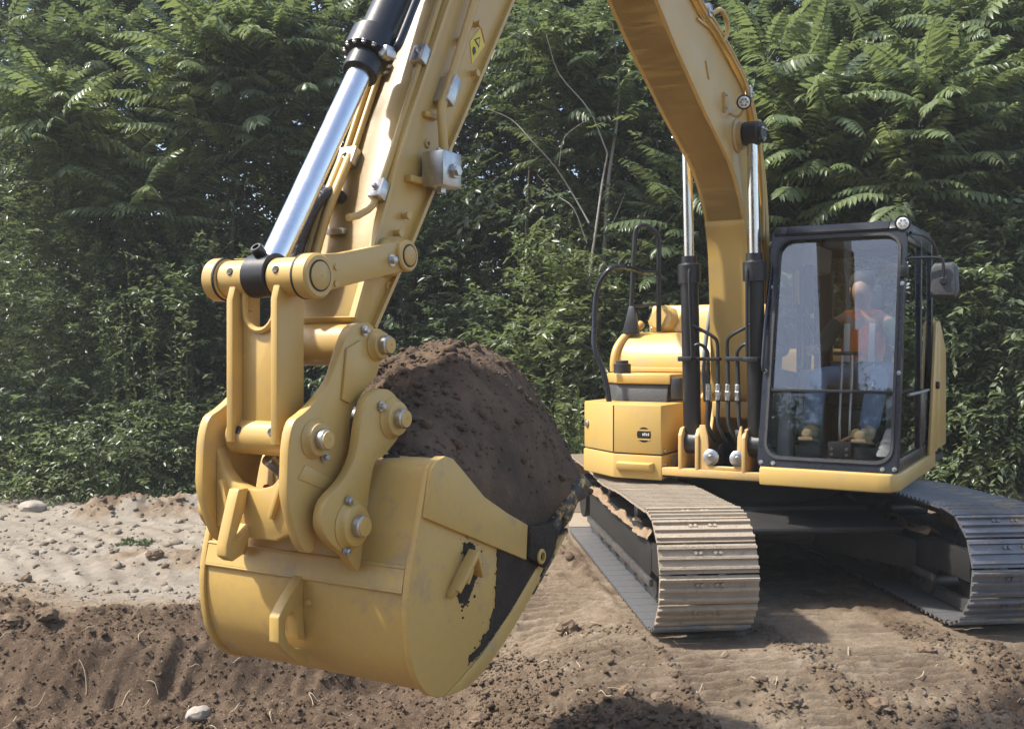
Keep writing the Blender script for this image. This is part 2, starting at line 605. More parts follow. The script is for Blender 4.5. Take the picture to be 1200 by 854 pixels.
# ---- boom
bottom = [(0.46, 1.12), (0.60, 1.40), (0.635, 1.81), (0.68, 2.40), (0.75, 2.66), (0.90, 2.88), (1.09, 3.05), (1.36, 3.19), (1.62, 3.315), (1.87, 3.455), (2.17, 3.62), (2.5, 3.83), (3.3, 4.33), (3.56, 4.42)]
top = [(3.62, 4.52), (3.52, 4.62), (3.25, 4.66), (2.6, 4.38), (1.85, 3.98), (1.42, 3.87), (1.05, 3.745), (0.76, 3.62), (0.58, 3.36), (0.41, 2.98), (0.34, 2.52), (0.24, 1.5), (0.24, 1.15)]
bs = smooth_curve(bottom, 9)
ts = smooth_curve(top, 6)
g = Geo().xz(bs + ts, -0.135, 0.135, 0.006)
boom = g.build("boom", "paint", EX)
g = Geo().strip(bs[:-7], -0.152, 0.152, 0.016, (1.2, 3.5))
g.build("underside_plate", "paint", boom, 60)
g = Geo().strip(ts[3:-4], -0.150, 0.150, 0.014, (0.9, 3.2))
g.build("top_plate", "paint", boom, 60)
for s in (1, -1):
    g = Geo().lathe((0.91, s * 0.134, 3.28), (0, s, 0), [(0, 0.12), (0.012, 0.12), (0.022, 0.10), (0.05, 0.10)], 32)
    g.build("pivot_boss", "paint", boom)
    g = Geo().lathe((0.35, s * 0.134, 1.25), (0, s, 0), [(0, 0.14), (0.05, 0.14), (0.055, 0.11)], 32)
    g.build("pivot_boss", "paint", boom)
    for (lx, lz) in (((1.11, 3.47),) if s > 0 else ((1.38, 3.46),)):
        lg = Geo().lathe((lx, s * 0.25, lz), (1, 0.35 * s, -0.25), [(-0.05, 0.03), (-0.035, 0.045), (0.0, 0.052), (0.006, 0.050)], 26)
        wl = lg.build("work_light", "black_paint", boom)
        d = Vector((1, 0.35 * s, -0.25)).normalized()
        c = Vector((lx, s * 0.25, lz)) + d * 0.006
        lens_face(c, d, wl)
        Geo().tube([(lx - 0.02, s * 0.24, lz - 0.05), (lx - 0.03, s * 0.2, lz - 0.09), (lx - 0.03, s * 0.14, lz - 0.06)], 0.010, 8).build("bracket", "paint", wl)
# small welded details on the boom's left face
Geo().bar((1.58, 0.137, 3.66), (1.52, 0.137, 3.55), 0.016, 0.014).build("cleat", "paint", boom)
Geo().box(1.20, 1.225, 0.134, 0.155, 3.39, 3.53, 0.003).build("cleat", "paint", boom)
bolt(boom, (1.212, 0.154, 3.51), (0, 1, 0), 0.010)
bolt(boom, (1.212, 0.154, 3.42), (0, 1, 0), 0.010)
Geo().box(1.55, 1.75, 0.135, 0.150, 3.88, 3.90, 0.003).build("cleat", "paint", boom)
# pipes that run along the boom's top left edge
for k, (dy, dz) in enumerate(((0.165, 0.005), (0.165, 0.040), (0.125, 0.055))):
    pp = [(2.6, dy, 4.40 + dz), (1.85, dy, 4.00 + dz), (1.42, dy, 3.885 + dz), (1.05, dy, 3.765 + dz), (0.77, dy, 3.64 + dz), (0.58 - dz, dy + 0.01, 3.37 + dz), (0.42 - dz, dy + 0.02, 3.0), (0.37 - dz, dy + 0.03, 2.55), (0.33 - dz, dy + 0.04, 2.1)]
    Geo().tube(pp, 0.014, 10).build("hydraulic_pipe", "paint", boom)
for (cx_, cz_) in ((1.62, 3.94), (0.72, 3.60), (0.36, 2.6)):
    cl = Geo().box(cx_ - 0.03, cx_ + 0.03, 0.145, 0.19, cz_ - 0.01, cz_ + 0.075, 0.004).build("pipe_clamp", "zinc", boom)
    bolt(boom, (cx_, 0.189, cz_ + 0.02), (0, 1, 0), 0.009)
Geo().tube([(1.55, 0.17, 3.97), (1.46, 0.20, 4.02), (1.33, 0.2, 3.98), (1.30, 0.19, 3.90), (1.34, 0.17, 3.84)], 0.016, 10).build("hydraulic_pipe", "paint", boom)
Geo().tube([(0.36, 0.19, 2.52), (0.30, 0.25, 2.58), (0.20, 0.33, 2.60), (0.12, 0.37, 2.55), (0.10, 0.38, 2.40), (0.10, 0.38, 2.1)], 0.017, 10).build("hydraulic_pipe", "paint", boom)
Geo().tube([(0.84, 0.23, 3.36), (0.70, 0.24, 3.42), (0.62, 0.22, 3.38), (0.56, 0.2, 3.25), (0.48, 0.2, 2.9), (0.47, 0.2, 2.6)], 0.011, 8).build("hydraulic_pipe", "paint", boom)


def cylinder(name, a, b_, rod_r, tube_r, split, parent, eye_r, eye_w, gland=0.0, tube_mat="black_paint", rod_first=False):
    """Hydraulic ram from a (barrel end) to b_ (rod end); split = share of the length that is barrel."""
    a, b_ = Vector(a), Vector(b_)
    L = (b_ - a).length
    d = (b_ - a) / L
    m = a + d * (L * split)
    g = Geo()
    g.lathe(a, d, [(eye_r * 0.7, tube_r * 0.8), (eye_r * 1.1, tube_r), (L * split - 0.16, tube_r), (L * split - 0.155, tube_r * 1.14 + gland), (L * split - 0.06, tube_r * 1.14 + gland), (L * split - 0.05, tube_r * 0.9), (L * split, tube_r * 0.88)], 34)
    root = g.build(name, tube_mat, parent)
    Geo().lathe(m, d, [(-0.02, rod_r), (L * (1 - split) - eye_r * 0.6, rod_r)], 30).build("rod", "chrome", root)
    for p, nm in ((a, "base_eye"), (b_, "rod_eye")):
        g = Geo().cyl(p - Vector((0, eye_w, 0)), p + Vector((0, eye_w, 0)), eye_r, 30, chamfer=0.008)
        g.build(nm, tube_mat, root)
    return root, m, d


# ---- boom cylinders
for s in (1, -1):
    y = s * 0.245
    cyl_o, m, d = cylinder("boom_cylinder", (0.775, y, 1.06), (0.905, y, 3.29), 0.038, 0.066, 0.62, EX, 0.085, 0.055)
    Geo().cyl(m - d * 0.20, m - d * 0.06, 0.084, 30).build("gland", "black_paint", cyl_o)
    Geo().cyl((0.905, y + s * 0.05, 3.29), (0.905, y + s * 0.085, 3.29), 0.072, 28).build("pin_cover", "black_paint", cyl_o)
    for q in range(3):
        bolt(cyl_o, (0.905 + 0.045 * math.cos(q * 2.1 + 0.5), y + s * 0.084, 3.29 + 0.045 * math.sin(q * 2.1 + 0.5)), (0, s, 0), 0.010)
    # feed pipe along the barrel
    Geo().tube([m - d * 0.10 + Vector((0.07, -s * 0.03, 0)), m - d * 0.2 + Vector((0.085, -s * 0.03, 0)), m - d * 0.75 + Vector((0.085, -s * 0.04, 0))], 0.012, 8).build("feed_pipe", "black_paint", cyl_o)
    Geo().box(0.76, 0.95, y - 0.055, y + 0.055, 1.665, 1.70, 0.006).build("clamp", "black_paint", cyl_o)

# ---- stick
fr = [(3.42, 4.98), (3.95, 4.36), (4.64, 3.17), (4.91, 2.65), (5.11, 2.19), (5.245, 1.88)]
bk = [(5.13, 1.79), (5.115, 1.84), (4.87, 2.19), (4.62, 2.57), (4.11, 3.32), (3.42, 4.30), (3.2, 4.62), (3.22, 4.9)]
stick = Geo().xz(fr + bk, -0.118, 0.118, 0.004).build("stick", "paint", EX)
Geo().strip(fr[1:], -0.138, 0.138, 0.016, (4.6, 2.7)).build("front_plate", "paint", stick)
Geo().strip(bk[1:6], -0.138, 0.138, 0.016, (4.7, 2.8)).build("back_plate", "paint", stick)
Geo().cyl((5.2, -0.155, 1.785), (5.2, 0.155, 1.785), 0.078, 36).build("nose_boss", "paint", stick)
Geo().cyl((3.45, -0.2, 4.42), (3.45, 0.2, 4.42), 0.11, 30).build("pivot_boss", "paint", stick)
for s in (1, -1):
    g = Geo().lathe((5.035, s * 0.117, 2.105), (0, s, 0), [(0, 0.075), (0.03, 0.07), (0.04, 0.06)], 28)
    g.build("link_boss", "paint", stick)
# bolts and stubs on the stick's left face
for (x, z) in ((4.55, 3.03), (4.60, 2.88), (4.44, 2.92), (4.83, 2.42), (4.93, 2.27), (4.98, 2.20), (4.42, 3.13)):
    Geo().lathe((x, 0.118, z), (0, 1, 0), [(0, 0.012), (0.022, 0.012), (0.024, 0.016), (0.032, 0.015)], 12).build("stud", "paint", stick)
for (x, z) in ((4.70, 2.74), (4.77, 2.57), (5.02, 2.0)):
    Geo().cyl((x, 0.117, z), (x, 0.126, z), 0.018, 16, hole=0.009).build("eyelet", "paint", stick)
# pipe and manifold block on the left face
Geo().tube([(4.30, 0.165, 3.62), (4.49, 0.165, 3.21), (4.69, 0.165, 2.80), (4.74, 0.168, 2.71), (4.752, 0.18, 2.62), (4.75, 0.185, 2.52)], 0.019, 12).build("hydraulic_pipe", "paint", stick)
blk = Geo().box(4.715, 4.845, 0.145, 0.245, 2.39, 2.525, 0.006).build("valve_block", "zinc", stick)
Geo().lathe((4.775, 0.244, 2.45), (0, 1, 0), [(0, 0.03), (0.015, 0.03), (0.016, 0.02), (0.03, 0.019)], 6).build("plug", "zinc", blk)
Geo().lathe((4.715, 0.195, 2.46), (-1, 0, 0), [(0, 0.032), (0.012, 0.03), (0.014, 0.022), (0.03, 0.02)], 6).build("plug", "zinc", blk)
Geo().lathe((4.775, 0.19, 2.39), (0, 0, -1), [(0, 0.02), (0.02, 0.02)], 6).build("plug", "zinc", blk)
for (a, b_) in ((4.73, 4.73), (4.81, 4.81)):
    bolt(blk, (a, 0.20, 2.525), (0, 0, 1), 0.010, 0.012)
Geo().box(4.82, 4.92, 0.117, 0.15, 2.40, 2.425, 0.003).build("block_bracket", "paint", stick)
for (x, z) in ((4.685, 2.79),):
    cl = Geo().poly([(x - 0.05, 0.118, z + 0.04), (x - 0.01, 0.118, z + 0.065), (x + 0.05, 0.118, z - 0.045), (x + 0.01, 0.118, z - 0.07)],
                    [(x - 0.05, 0.195, z + 0.04), (x - 0.01, 0.195, z + 0.065), (x + 0.05, 0.195, z - 0.045), (x + 0.01, 0.195, z - 0.07)], 0.004).build("pipe_clamp", "zinc", stick)
    bolt(stick, (x - 0.03, 0.15, z - 0.03), (-0.85, 0, -0.5), 0.012)
    Geo().box(x + 0.03, x + 0.12, 0.117, 0.14, z - 0.12, z - 0.10, 0.003).build("cleat", "paint", stick)
# warning sticker: a diamond-set yellow plate with black triangle and bar
sd = Vector((-0.56, 0, 0.83)).normalized()
sp = Vector((0.83, 0, 0.56)).normalized()
sc_ = Vector((4.405, 0.1185, 3.05))


def on_sticker(u, v, dy):
    p = sc_ + sd * u + sp * v
    return (p.x, p.y + dy, p.z)


def stick_on(pts, mat_, dy, nm, par):
    Geo().poly([on_sticker(a, b, dy) for a, b in pts], [on_sticker(a, b, dy + 0.0012) for a, b in pts], 0).build(nm, mat_, par)


wst = Geo().poly([on_sticker(a, b, 0) for a, b in ((-0.095, -0.018), (-0.03, 0.045), (0.095, 0.018), (0.045, -0.045))],
                 [on_sticker(a, b, 0.002) for a, b in ((-0.095, -0.018), (-0.03, 0.045), (0.095, 0.018), (0.045, -0.045))], 0).build("warning_sticker", "sticker_yellow", stick)
stick_on([(0.050, -0.036), (0.078, 0.018), (0.088, 0.016), (0.058, -0.038)], "sticker_red", 0.0025, "print_band", wst)
stick_on([(0.0, -0.018), (0.0, 0.028), (0.045, 0.002)], "sticker_black", 0.0025, "print_triangle", wst)
stick_on([(0.006, -0.009), (0.006, 0.019), (0.033, 0.003)], "sticker_yellow", 0.0040, "print_triangle", wst)
stick_on([(-0.06, -0.006), (-0.05, 0.012), (-0.03, 0.016), (-0.02, 0.004), (-0.035, -0.012)], "sticker_black", 0.0025, "print_figure", wst)
# pipes on the stick's front face
sf = lambda t, off, y: (4.64 + (5.11 - 4.64) * t + 0.88 * off, y, 3.17 + (2.19 - 3.17) * t + 0.47 * off)
for y, off in ((-0.16, 0.045), (-0.115, 0.03), (-0.075, 0.03)):
    Geo().tube([sf(-1.2, off, y), sf(-0.4, off, y), sf(0.25, off, y), sf(0.72, off, y)], 0.013, 10, smooth=2).build("hydraulic_pipe", "paint", stick)
Geo().tube([sf(-1.2, 0.02, 0.105), sf(0.3, 0.02, 0.105), sf(0.84, 0.022, 0.105), sf(0.95, 0.05, 0.09), sf(1.0, 0.10, 0.07)], 0.013, 10, smooth=3).build("hydraulic_pipe", "paint", stick)
for t, y0, y1 in ((0.30, -0.15, -0.055), (0.28, 0.075, 0.135), (0.85, 0.08, 0.135), (0.70, -0.13, -0.05)):
    a, b_ = sf(t - 0.035, 0.028, 0), sf(t + 0.035, 0.028, 0)
    Geo().poly([(a[0] - 0.02, y0, a[2] - 0.011), (a[0] + 0.02, y0, a[2] + 0.011), (b_[0] + 0.02, y0, b_[2] + 0.011), (b_[0] - 0.02, y0, b_[2] - 0.011)],
               [(a[0] - 0.02, y1, a[2] - 0.011), (a[0] + 0.02, y1, a[2] + 0.011), (b_[0] + 0.02, y1, b_[2] + 0.011), (b_[0] - 0.02, y1, b_[2] - 0.011)], 0.004).build("pipe_clamp", "zinc", stick)
    c = sf(t, 0.05, (y0 + y1) / 2)
    bolt(stick, c, (0.88, 0, 0.47), 0.010)
# sleeved hoses looping towards the coupler
Geo().tube([(5.03, -0.13, 2.355), (5.10, -0.125, 2.348), (5.165, -0.12, 2.30), (5.212, -0.12, 2.236), (5.244, -0.12, 2.17), (5.27, -0.12, 2.10), (5.29, -0.12, 2.0)], 0.034, 14).build("hose_sleeve", "sleeve", stick)
Geo().tube([(5.06, -0.055, 2.19), (5.04, -0.06, 2.235), (5.025, -0.07, 2.286), (5.05, -0.08, 2.338), (5.107, -0.08, 2.352), (5.178, -0.08, 2.315), (5.224, -0.08, 2.258), (5.269, -0.08, 2.188), (5.298, -0.08, 2.12), (5.31, -0.08, 2.0)], 0.022, 12).build("hydraulic_hose", "sleeve", stick)
Geo().tube([(5.10, -0.05, 2.13), (5.06, -0.055, 2.21)], 0.032, 12).build("hose_end", "rubber", stick)
Geo().box(5.07, 5.13, -0.09, -0.01, 2.19, 2.215, 0.006).build("hose_bracket", "zinc", stick)
for y in (-0.11, -0.075):
    Geo().tube([sf(0.70, 0.04, y), sf(0.82, 0.06, y + 0.01), sf(0.95, 0.07, y + 0.01), sf(1.12, 0.05, y)], 0.018, 10).build("hydraulic_pipe", "paint", stick)

# ---- stick cylinder above the boom (over the top of the picture)
cylinder("stick_cylinder", (1.35, 0, 4.12), (3.30, 0, 4.86), 0.045, 0.07, 0.6, EX, 0.085, 0.05)

# ---- bucket cylinder in front of the stick
bc, m, d = cylinder("bucket_cylinder", (4.02, 0, 4.42), (5.535, 0, 2.012), 0.046, 0.072, 0.665, EX, 0.072, 0.05, gland=0.014)
for k in range(14):
    a = k * 2 * math.pi / 14
    s1 = d.cross(Vector((0, 1, 0))).normalized()
    p = m - d * 0.06 + (s1 * math.cos(a) + Vector((0, 1, 0)) * math.sin(a)) * 0.086
    bolt(bc, p, d, 0.008, 0.008)
Geo().cyl(m - d * 0.045, m + d * 0.03, 0.068, 30).build("rod_seal", "black_paint", bc)
pt = m - d * 0.12 + Vector((-0.03, 0.11, 0.02))
Geo().tube([m - d * 0.10 + Vector((-0.02, 0.07, -0.02)), pt + d * 0.04, pt - d * 0.05, pt - d * 0.3 + Vector((0, -0.01, 0)), pt - d * 0.6], 0.017, 10).build("feed_pipe", "navy_paint", bc)
Geo().box(m.x - 0.07, m.x - 0.01, 0.065, 0.11, m.z + 0.035, m.z + 0.08, 0.006).build("port_block", "zinc", bc)
Geo().cyl((5.555, 0, 2.075), (5.585, 0, 2.105), 0.022, 16, hole=0.012).build("grease_cup", "black_paint", bc)
Geo().cyl((5.535, -0.052, 2.012), (5.535, 0.052, 2.012), 0.0735, 30).build("rod_eye_band", "black_paint", bc)

# ---- tipping link (H shape) and the idler links
A = (5.535, 2.005)
B = (5.53, 1.478)
link_o = Geo().cyl((A[0], -0.165, A[1]), (A[0], -0.053, A[1]), 0.064, 32).cyl((A[0], 0.053, A[1]), (A[0], 0.165, A[1]), 0.064, 32).build("tipping_link", "paint", EX)
for s in (1, -1):
    Geo().xz([(5.475, 1.46), (5.605, 1.46), (5.605, 1.93), (5.585, 2.0), (5.49, 2.0), (5.475, 1.95)], s * 0.112, s * 0.084, 0.004).build("side_bar", "paint", link_o)
Geo().yz([(-0.084, 1.50), (0.084, 1.50), (0.084, 1.90)] + [(0.06 * math.cos(a), 1.895 - 0.065 * math.sin(a)) for a in np.linspace(0.0, math.pi, 12)] + [(-0.084, 1.90)], 5.53, 5.56, 0.004).build("web", "paint", link_o)
lip = [(5.565, 0.066 * math.cos(a), 1.96 - (0.06 + 0.07 * math.sin(a) if 0.01 < a < 3.13 else 0.0)) for a in np.linspace(0.0, math.pi, 12)]
Geo().tube(lip, 0.011, 8, smooth=2).build("web_lip", "paint", link_o)
Geo().cyl((B[0], -0.135, B[1]), (B[0], 0.135, B[1]), 0.062, 34).build("lower_tube", "paint", link_o)
for yy in (-0.075, 0.07):
    Geo().lathe((B[0] + 0.055, yy, B[1] + 0.022), (1, 0, 0.35), [(0, 0.014), (0.005, 0.013), (0.004, 0.007)], 12).build("grease_nipple", "rubber", link_o)
    Geo().lathe((A[0] + 0.058, yy * 1.4, A[1] + 0.02), (1, 0, 0.35), [(0, 0.013), (0.006, 0.012), (0.005, 0.007)], 12).build("grease_nipple", "rubber", link_o)
for s in (1, -1):
    il = Geo().cyl((A[0], s * 0.167, A[1]), (A[0], s * 0.232, A[1]), 0.074, 34, chamfer=0.008).build("idler_link", "paint", EX)
    Geo().cyl((A[0], s * 0.171, A[1]), (A[0], s * 0.178, A[1]), 0.0755, 34, chamfer=0).build("seal_ring", "rubber", il)
    Geo().xz([(5.535, 2.075), (5.40, 2.09), (5.06, 2.16), (5.0, 2.15), (4.985, 2.10), (5.04, 2.052), (5.40, 1.975), (5.52, 1.945)], s * 0.175, s * 0.208, 0.006).build("arm", "paint", il)
    Geo().cyl((5.035, s * 0.168, 2.107), (5.035, s * 0.225, 2.107), 0.058, 30, chamfer=0.006).build("eye", "paint", il)
    for (cx_, cz_, yy, rr) in ((A[0], A[1], 0.232, 0.046), (5.035, 2.107, 0.225, 0.036)):
        Geo().cyl((cx_, s * (yy - 0.004), cz_), (cx_, s * (yy + 0.0015), cz_), rr + 0.006, 28, chamfer=0).build("groove", "rubber", il)
        Geo().lathe((cx_, s * yy, cz_), (0, s, 0), [(0, rr), (0.004, rr), (0.006, rr - 0.003), (0.007, 0.004), (0.005, 0.003)], 28).build("pin", "paint", il)
    bolt(il, (5.12, s * 0.208, 2.085), (0, s, 0), 0.015, 0.02)
    Geo().lathe((5.43, s * 0.207, 2.04), (0, s, 0), [(0, 0.012), (0.008, 0.010)], 12).build("weld_spot", "paint", il)
    Geo().lathe((5.43, s * 0.207, 1.985), (0, s, 0), [(0, 0.012), (0.008, 0.010)], 12).build("weld_spot", "paint", il)

# ---- quick coupler
cp = [(5.53, 1.118), (5.58, 1.128), (5.62, 1.20), (5.655, 1.305), (5.655, 1.40), (5.648, 1.48), (5.625, 1.54), (5.58, 1.565), (5.52, 1.602), (5.445, 1.667), (5.405, 1.74), (5.375, 1.80), (5.34, 1.843), (5.288, 1.858), (5.235, 1.848), (5.185, 1.82),
      (5.161, 1.78), (5.178, 1.735), (5.198, 1.675), (5.262, 1.629), (5.325, 1.57), (5.345, 1.52), (5.351, 1.462), (5.401, 1.359), (5.477, 1.29), (5.509, 1.253), (5.519, 1.185)]
coup = Geo().yz([(-0.166, 1.44), (-0.13, 1.37), (-0.085, 1.328), (-0.03, 1.312), (0.03, 1.312), (0.085, 1.328), (0.13, 1.37), (0.166, 1.44), (0.166, 1.18), (0.10, 1.15), (-0.10, 1.15), (-0.166, 1.18)], 5.55, 5.60, 0.008).build("coupler", "paint", EX)
for s in (1, -1):
    side = Geo().xz(smooth_loop(cp), s * 0.166, s * 0.203, 0.006).build("side_plate", "paint", coup, 30)
    pin_end(coup, B[0], B[1], s * 0.203, s, 0.052, 0.033, bolts=((-0.045, -0.062),))
    pin_end(coup, 5.2, 1.782, s * 0.203, s, 0.046, 0.033, bolts=((0.075, 0.05),))
    Geo().xz([(5.375, 1.77), (5.30, 1.80), (5.245, 1.70), (5.25, 1.65), (5.36, 1.585), (5.40, 1.60)], s * 0.202, s * 0.214, 0.005).build("doubler", "paint", coup)
    Geo().xz([(5.61, 1.36), (5.575, 1.40), (5.44, 1.335), (5.46, 1.30)], s * 0.202, s * 0.207, 0.002).build("raised_mark", "paint", coup)
    Geo().bar((5.602, s * 0.13, 1.335), (5.604, s * 0.09, 1.225), 0.018, 0.03, up=(1, 0, 0)).build("rib", "paint", coup)
Geo().box(5.30, 5.55, -0.166, 0.166, 1.155, 1.20, 0.006).build("floor_plate", "paint", coup)
Geo().box(5.30, 5.33, -0.166, 0.166, 1.20, 1.55, 0.006).build("back_web", "paint_dusty", coup)
Geo().xz([(5.60, 1.315), (5.645, 1.315), (5.66, 1.27), (5.70, 1.14), (5.70, 1.105), (5.67, 1.085), (5.625, 1.10), (5.60, 1.14), (5.585, 1.17), (5.595, 1.20), (5.63, 1.165), (5.655, 1.15), (5.65, 1.175), (5.615, 1.25)], -0.06, -0.015, 0.005).build("lifting_eye", "paint", coup)
Geo().cyl((5.35, -0.04, 1.30), (5.50, -0.03, 1.40), 0.022, 18).build("lock_cylinder", "zinc", coup)
Geo().cyl((5.36, 0.09, 1.30), (5.47, 0.09, 1.38), 0.018, 18).build("lock_cylinder", "zinc", coup)
Geo().box(5.40, 5.53, -0.10, 0.12, 1.26, 1.285, 0.004).build("valve_plate", "label_white", coup)
for (x, y, z) in ((5.50, 0.05, 1.30), (5.47, -0.06, 1.295), (5.44, 0.0, 1.295)):
    Geo().lathe((x, y, z - 0.012), (0, 0, 1), [(0, 0.012), (0.02, 0.012), (0.024, 0.006)], 8).build("fitting", "sticker_red", coup)
Geo().tube([(5.34, 0.1, 1.45), (5.42, 0.06, 1.40), (5.46, 0.1, 1.33)], 0.012, 8).build("hydraulic_hose", "rubber", coup)

# ---- bucket
shell = [(5.10, 1.375), (5.15, 1.392), (5.20, 1.397), (5.245, 1.382), (5.268, 1.35), (5.305, 1.22), (5.345, 1.10), (5.372, 0.98), (5.374, 0.86), (5.345, 0.735), (5.28, 0.645), (5.19, 0.603), (5.07, 0.592), (4.94, 0.615), (4.72, 0.72), (4.50, 0.87), (4.28, 1.02)]
sh = smooth_curve(shell, 4)
bucket = Geo().strip(sh, -0.445, 0.445, 0.022, (4.9, 1.1)).build("bucket", "bucket_paint", EX, 50)
sp_out = [(5.272, 1.375), (5.245, 1.395), (5.195, 1.407), (5.145, 1.395), (5.11, 1.37), (4.94, 1.24), (4.78, 1.16), (4.62, 1.09), (4.50, 1.03), (4.47, 0.90), (4.50, 0.86), (4.72, 0.71), (4.94, 0.604), (5.07, 0.580), (5.19, 0.590), (5.287, 0.635), (5.355, 0.728), (5.386, 0.86), (5.384, 0.98), (5.357, 1.10), (5.317, 1.22)]
band = [(5.31, 1.215), (4.632, 0.955), (4.62, 1.088), (4.78, 1.158), (4.94, 1.238), (5.11, 1.368), (5.145, 1.394), (5.195, 1.408), (5.245, 1.396), (5.275, 1.372)]
for s in (1, -1):
    Geo().xz(sp_out[:8] + smooth_curve(sp_out[8:], 4) , s * 0.4455, s * 0.472, 0.004).build("side_plate", "bucket_paint", bucket, 30)
    Geo().xz(band, s * 0.4715, s * 0.488, 0.004).build("side_band", "bucket_paint", bucket, 30)
    Geo().xz(smooth_curve([(5.185, 0.5905), (5.07, 0.5815), (4.94, 0.606), (4.72, 0.711), (4.50, 0.860)], 4) + [(4.535, 0.905), (4.74, 0.775), (4.95, 0.668), (5.08, 0.622)], s * 0.4715, s * 0.479, 0.002).build("edge_strip", "bucket_paint", bucket, 30)
    # carrying handle welded to the side
    hd = Geo().bar((5.155, s * 0.500, 0.945), (5.045, s * 0.512, 1.065), 0.045, 0.018, up=(0.7, 0, 0.7)).build("side_handle", "paint", bucket)
    Geo().bar((5.05, s * 0.510, 1.06), (4.985, s * 0.49, 0.965), 0.04, 0.014, up=(-0.7, 0, 0.7)).build("handle_leg", "paint", hd)
    Geo().bar((5.15, s * 0.50, 0.95), (5.16, s * 0.475, 0.93), 0.035, 0.02, up=(0.7, 0, 0.7)).build("handle_leg", "paint", hd)
    Geo().bar((5.02, s * 0.485, 1.00), (5.06, s * 0.485, 0.95), 0.02, 0.016, up=(-0.7, 0, 0.7)).build("handle_leg", "paint", hd)
    # hinge ears outside the coupler
    ear = [(5.352, 1.594), (5.31, 1.622), (5.26, 1.632), (5.21, 1.622), (5.165, 1.585), (5.152, 1.53), (5.165, 1.465), (5.215, 1.425), (5.259, 1.399), (5.30, 1.385), (5.33, 1.30), (5.37, 1.10), (5.385, 1.04), (5.41, 1.045), (5.452, 1.092), (5.52, 1.14), (5.565, 1.185), (5.578, 1.23), (5.552, 1.29), (5.463, 1.345), (5.405, 1.415), (5.382, 1.51)]
    Geo().xz(smooth_loop(ear), s * 0.236, s * 0.274, 0.006).build("hinge_plate", "bucket_paint", bucket, 30)
    pin_end(bucket, 5.205, 1.528, s * 0.274, s, 0.058, 0.034, bolts=((0.07, 0.045),))
    pin_end(bucket, 5.432, 1.192, s * 0.274, s, 0.066, 0.036, bolts=((0.02, 0.082), (0.03, -0.08)))
    for (x, z) in ((5.205, 1.528), (5.432, 1.192)):
        Geo().cyl((x, 0, z), (x, s * 0.236, z), 0.036, 24).build("hinge_pin", "zinc", bucket)
for (q0, q1, t) in ((5, 6, 0.0), ):
    pass
Geo().strip([(5.362, 1.055), (5.371, 1.02), (5.380, 0.985)], -0.444, 0.444, -0.004, (4.9, 1.1)).build("wear_strip", "bucket_paint", bucket)
Geo().tube([(5.362, -0.444, 1.056), (5.362, 0.444, 1.056)], 0.007, 8, smooth=0).build("weld_bead", "bucket_paint", bucket)
Geo().tube([(5.378, -0.444, 0.980), (5.378, 0.444, 0.980)], 0.007, 8, smooth=0).build("weld_bead", "bucket_paint", bucket)
Geo().xz([(5.368, 0.99), (5.385, 0.985), (5.47, 0.905), (5.50, 0.87), (5.50, 0.785), (5.475, 0.755), (5.39, 0.685), (5.345, 0.68), (5.36, 0.73), (5.41, 0.745), (5.452, 0.775), (5.466, 0.81), (5.462, 0.86), (5.425, 0.878), (5.408, 0.85), (5.408, 0.80), (5.40, 0.775), (5.366, 0.76), (5.374, 0.84), (5.374, 0.92)], -0.022, 0.022, 0.005).build("lifting_eye", "bucket_paint", bucket)
Geo().lathe((5.38, 0.05, 0.90), (1, 0, 0), [(0, 0.012), (0.012, 0.009)], 10).build("weld_spot", "paint", bucket)
# cutting edge and teeth
Geo().strip([(4.56, 0.818), (4.42, 0.912), (4.26, 1.02)], -0.475, 0.475, -0.018, (4.9, 1.1)).build("cutting_edge", "muddy_paint", bucket)
for k in range(5):
    yy = -0.41 + 0.205 * k
    ad = Geo().xz([(4.44, 0.89), (4.44, 0.965), (4.33, 1.06), (4.24, 1.115), (4.19, 1.085), (4.30, 0.985)], yy - 0.045, yy + 0.045, 0.008).build("tooth_adapter", "muddy_paint", bucket)
    Geo().xz([(4.27, 1.015), (4.25, 1.12), (4.17, 1.17), (4.07, 1.205), (4.055, 1.195), (4.13, 1.11), (4.20, 1.04)], yy - 0.055, yy + 0.055, 0.010).build("tooth", "muddy_paint", ad)
    Geo().cyl((4.25, yy - 0.062, 1.075), (4.25, yy + 0.062, 1.075), 0.026, 16).build("tooth_pin", "muddy_paint", ad)
for s in (1, -1):
    Geo().xz([(4.62, 0.96), (4.62, 1.085), (4.52, 1.07), (4.44, 1.075), (4.38, 1.03), (4.42, 0.95), (4.50, 0.90)], s * 0.476, s * 0.50, 0.006).build("side_cutter", "dark_mud", bucket)
    Geo().cyl((4.545, s * 0.499, 0.955), (4.545, s * 0.512, 0.955), 0.03, 20, hole=0.018).build("cutter_bolt", "paint", bucket)
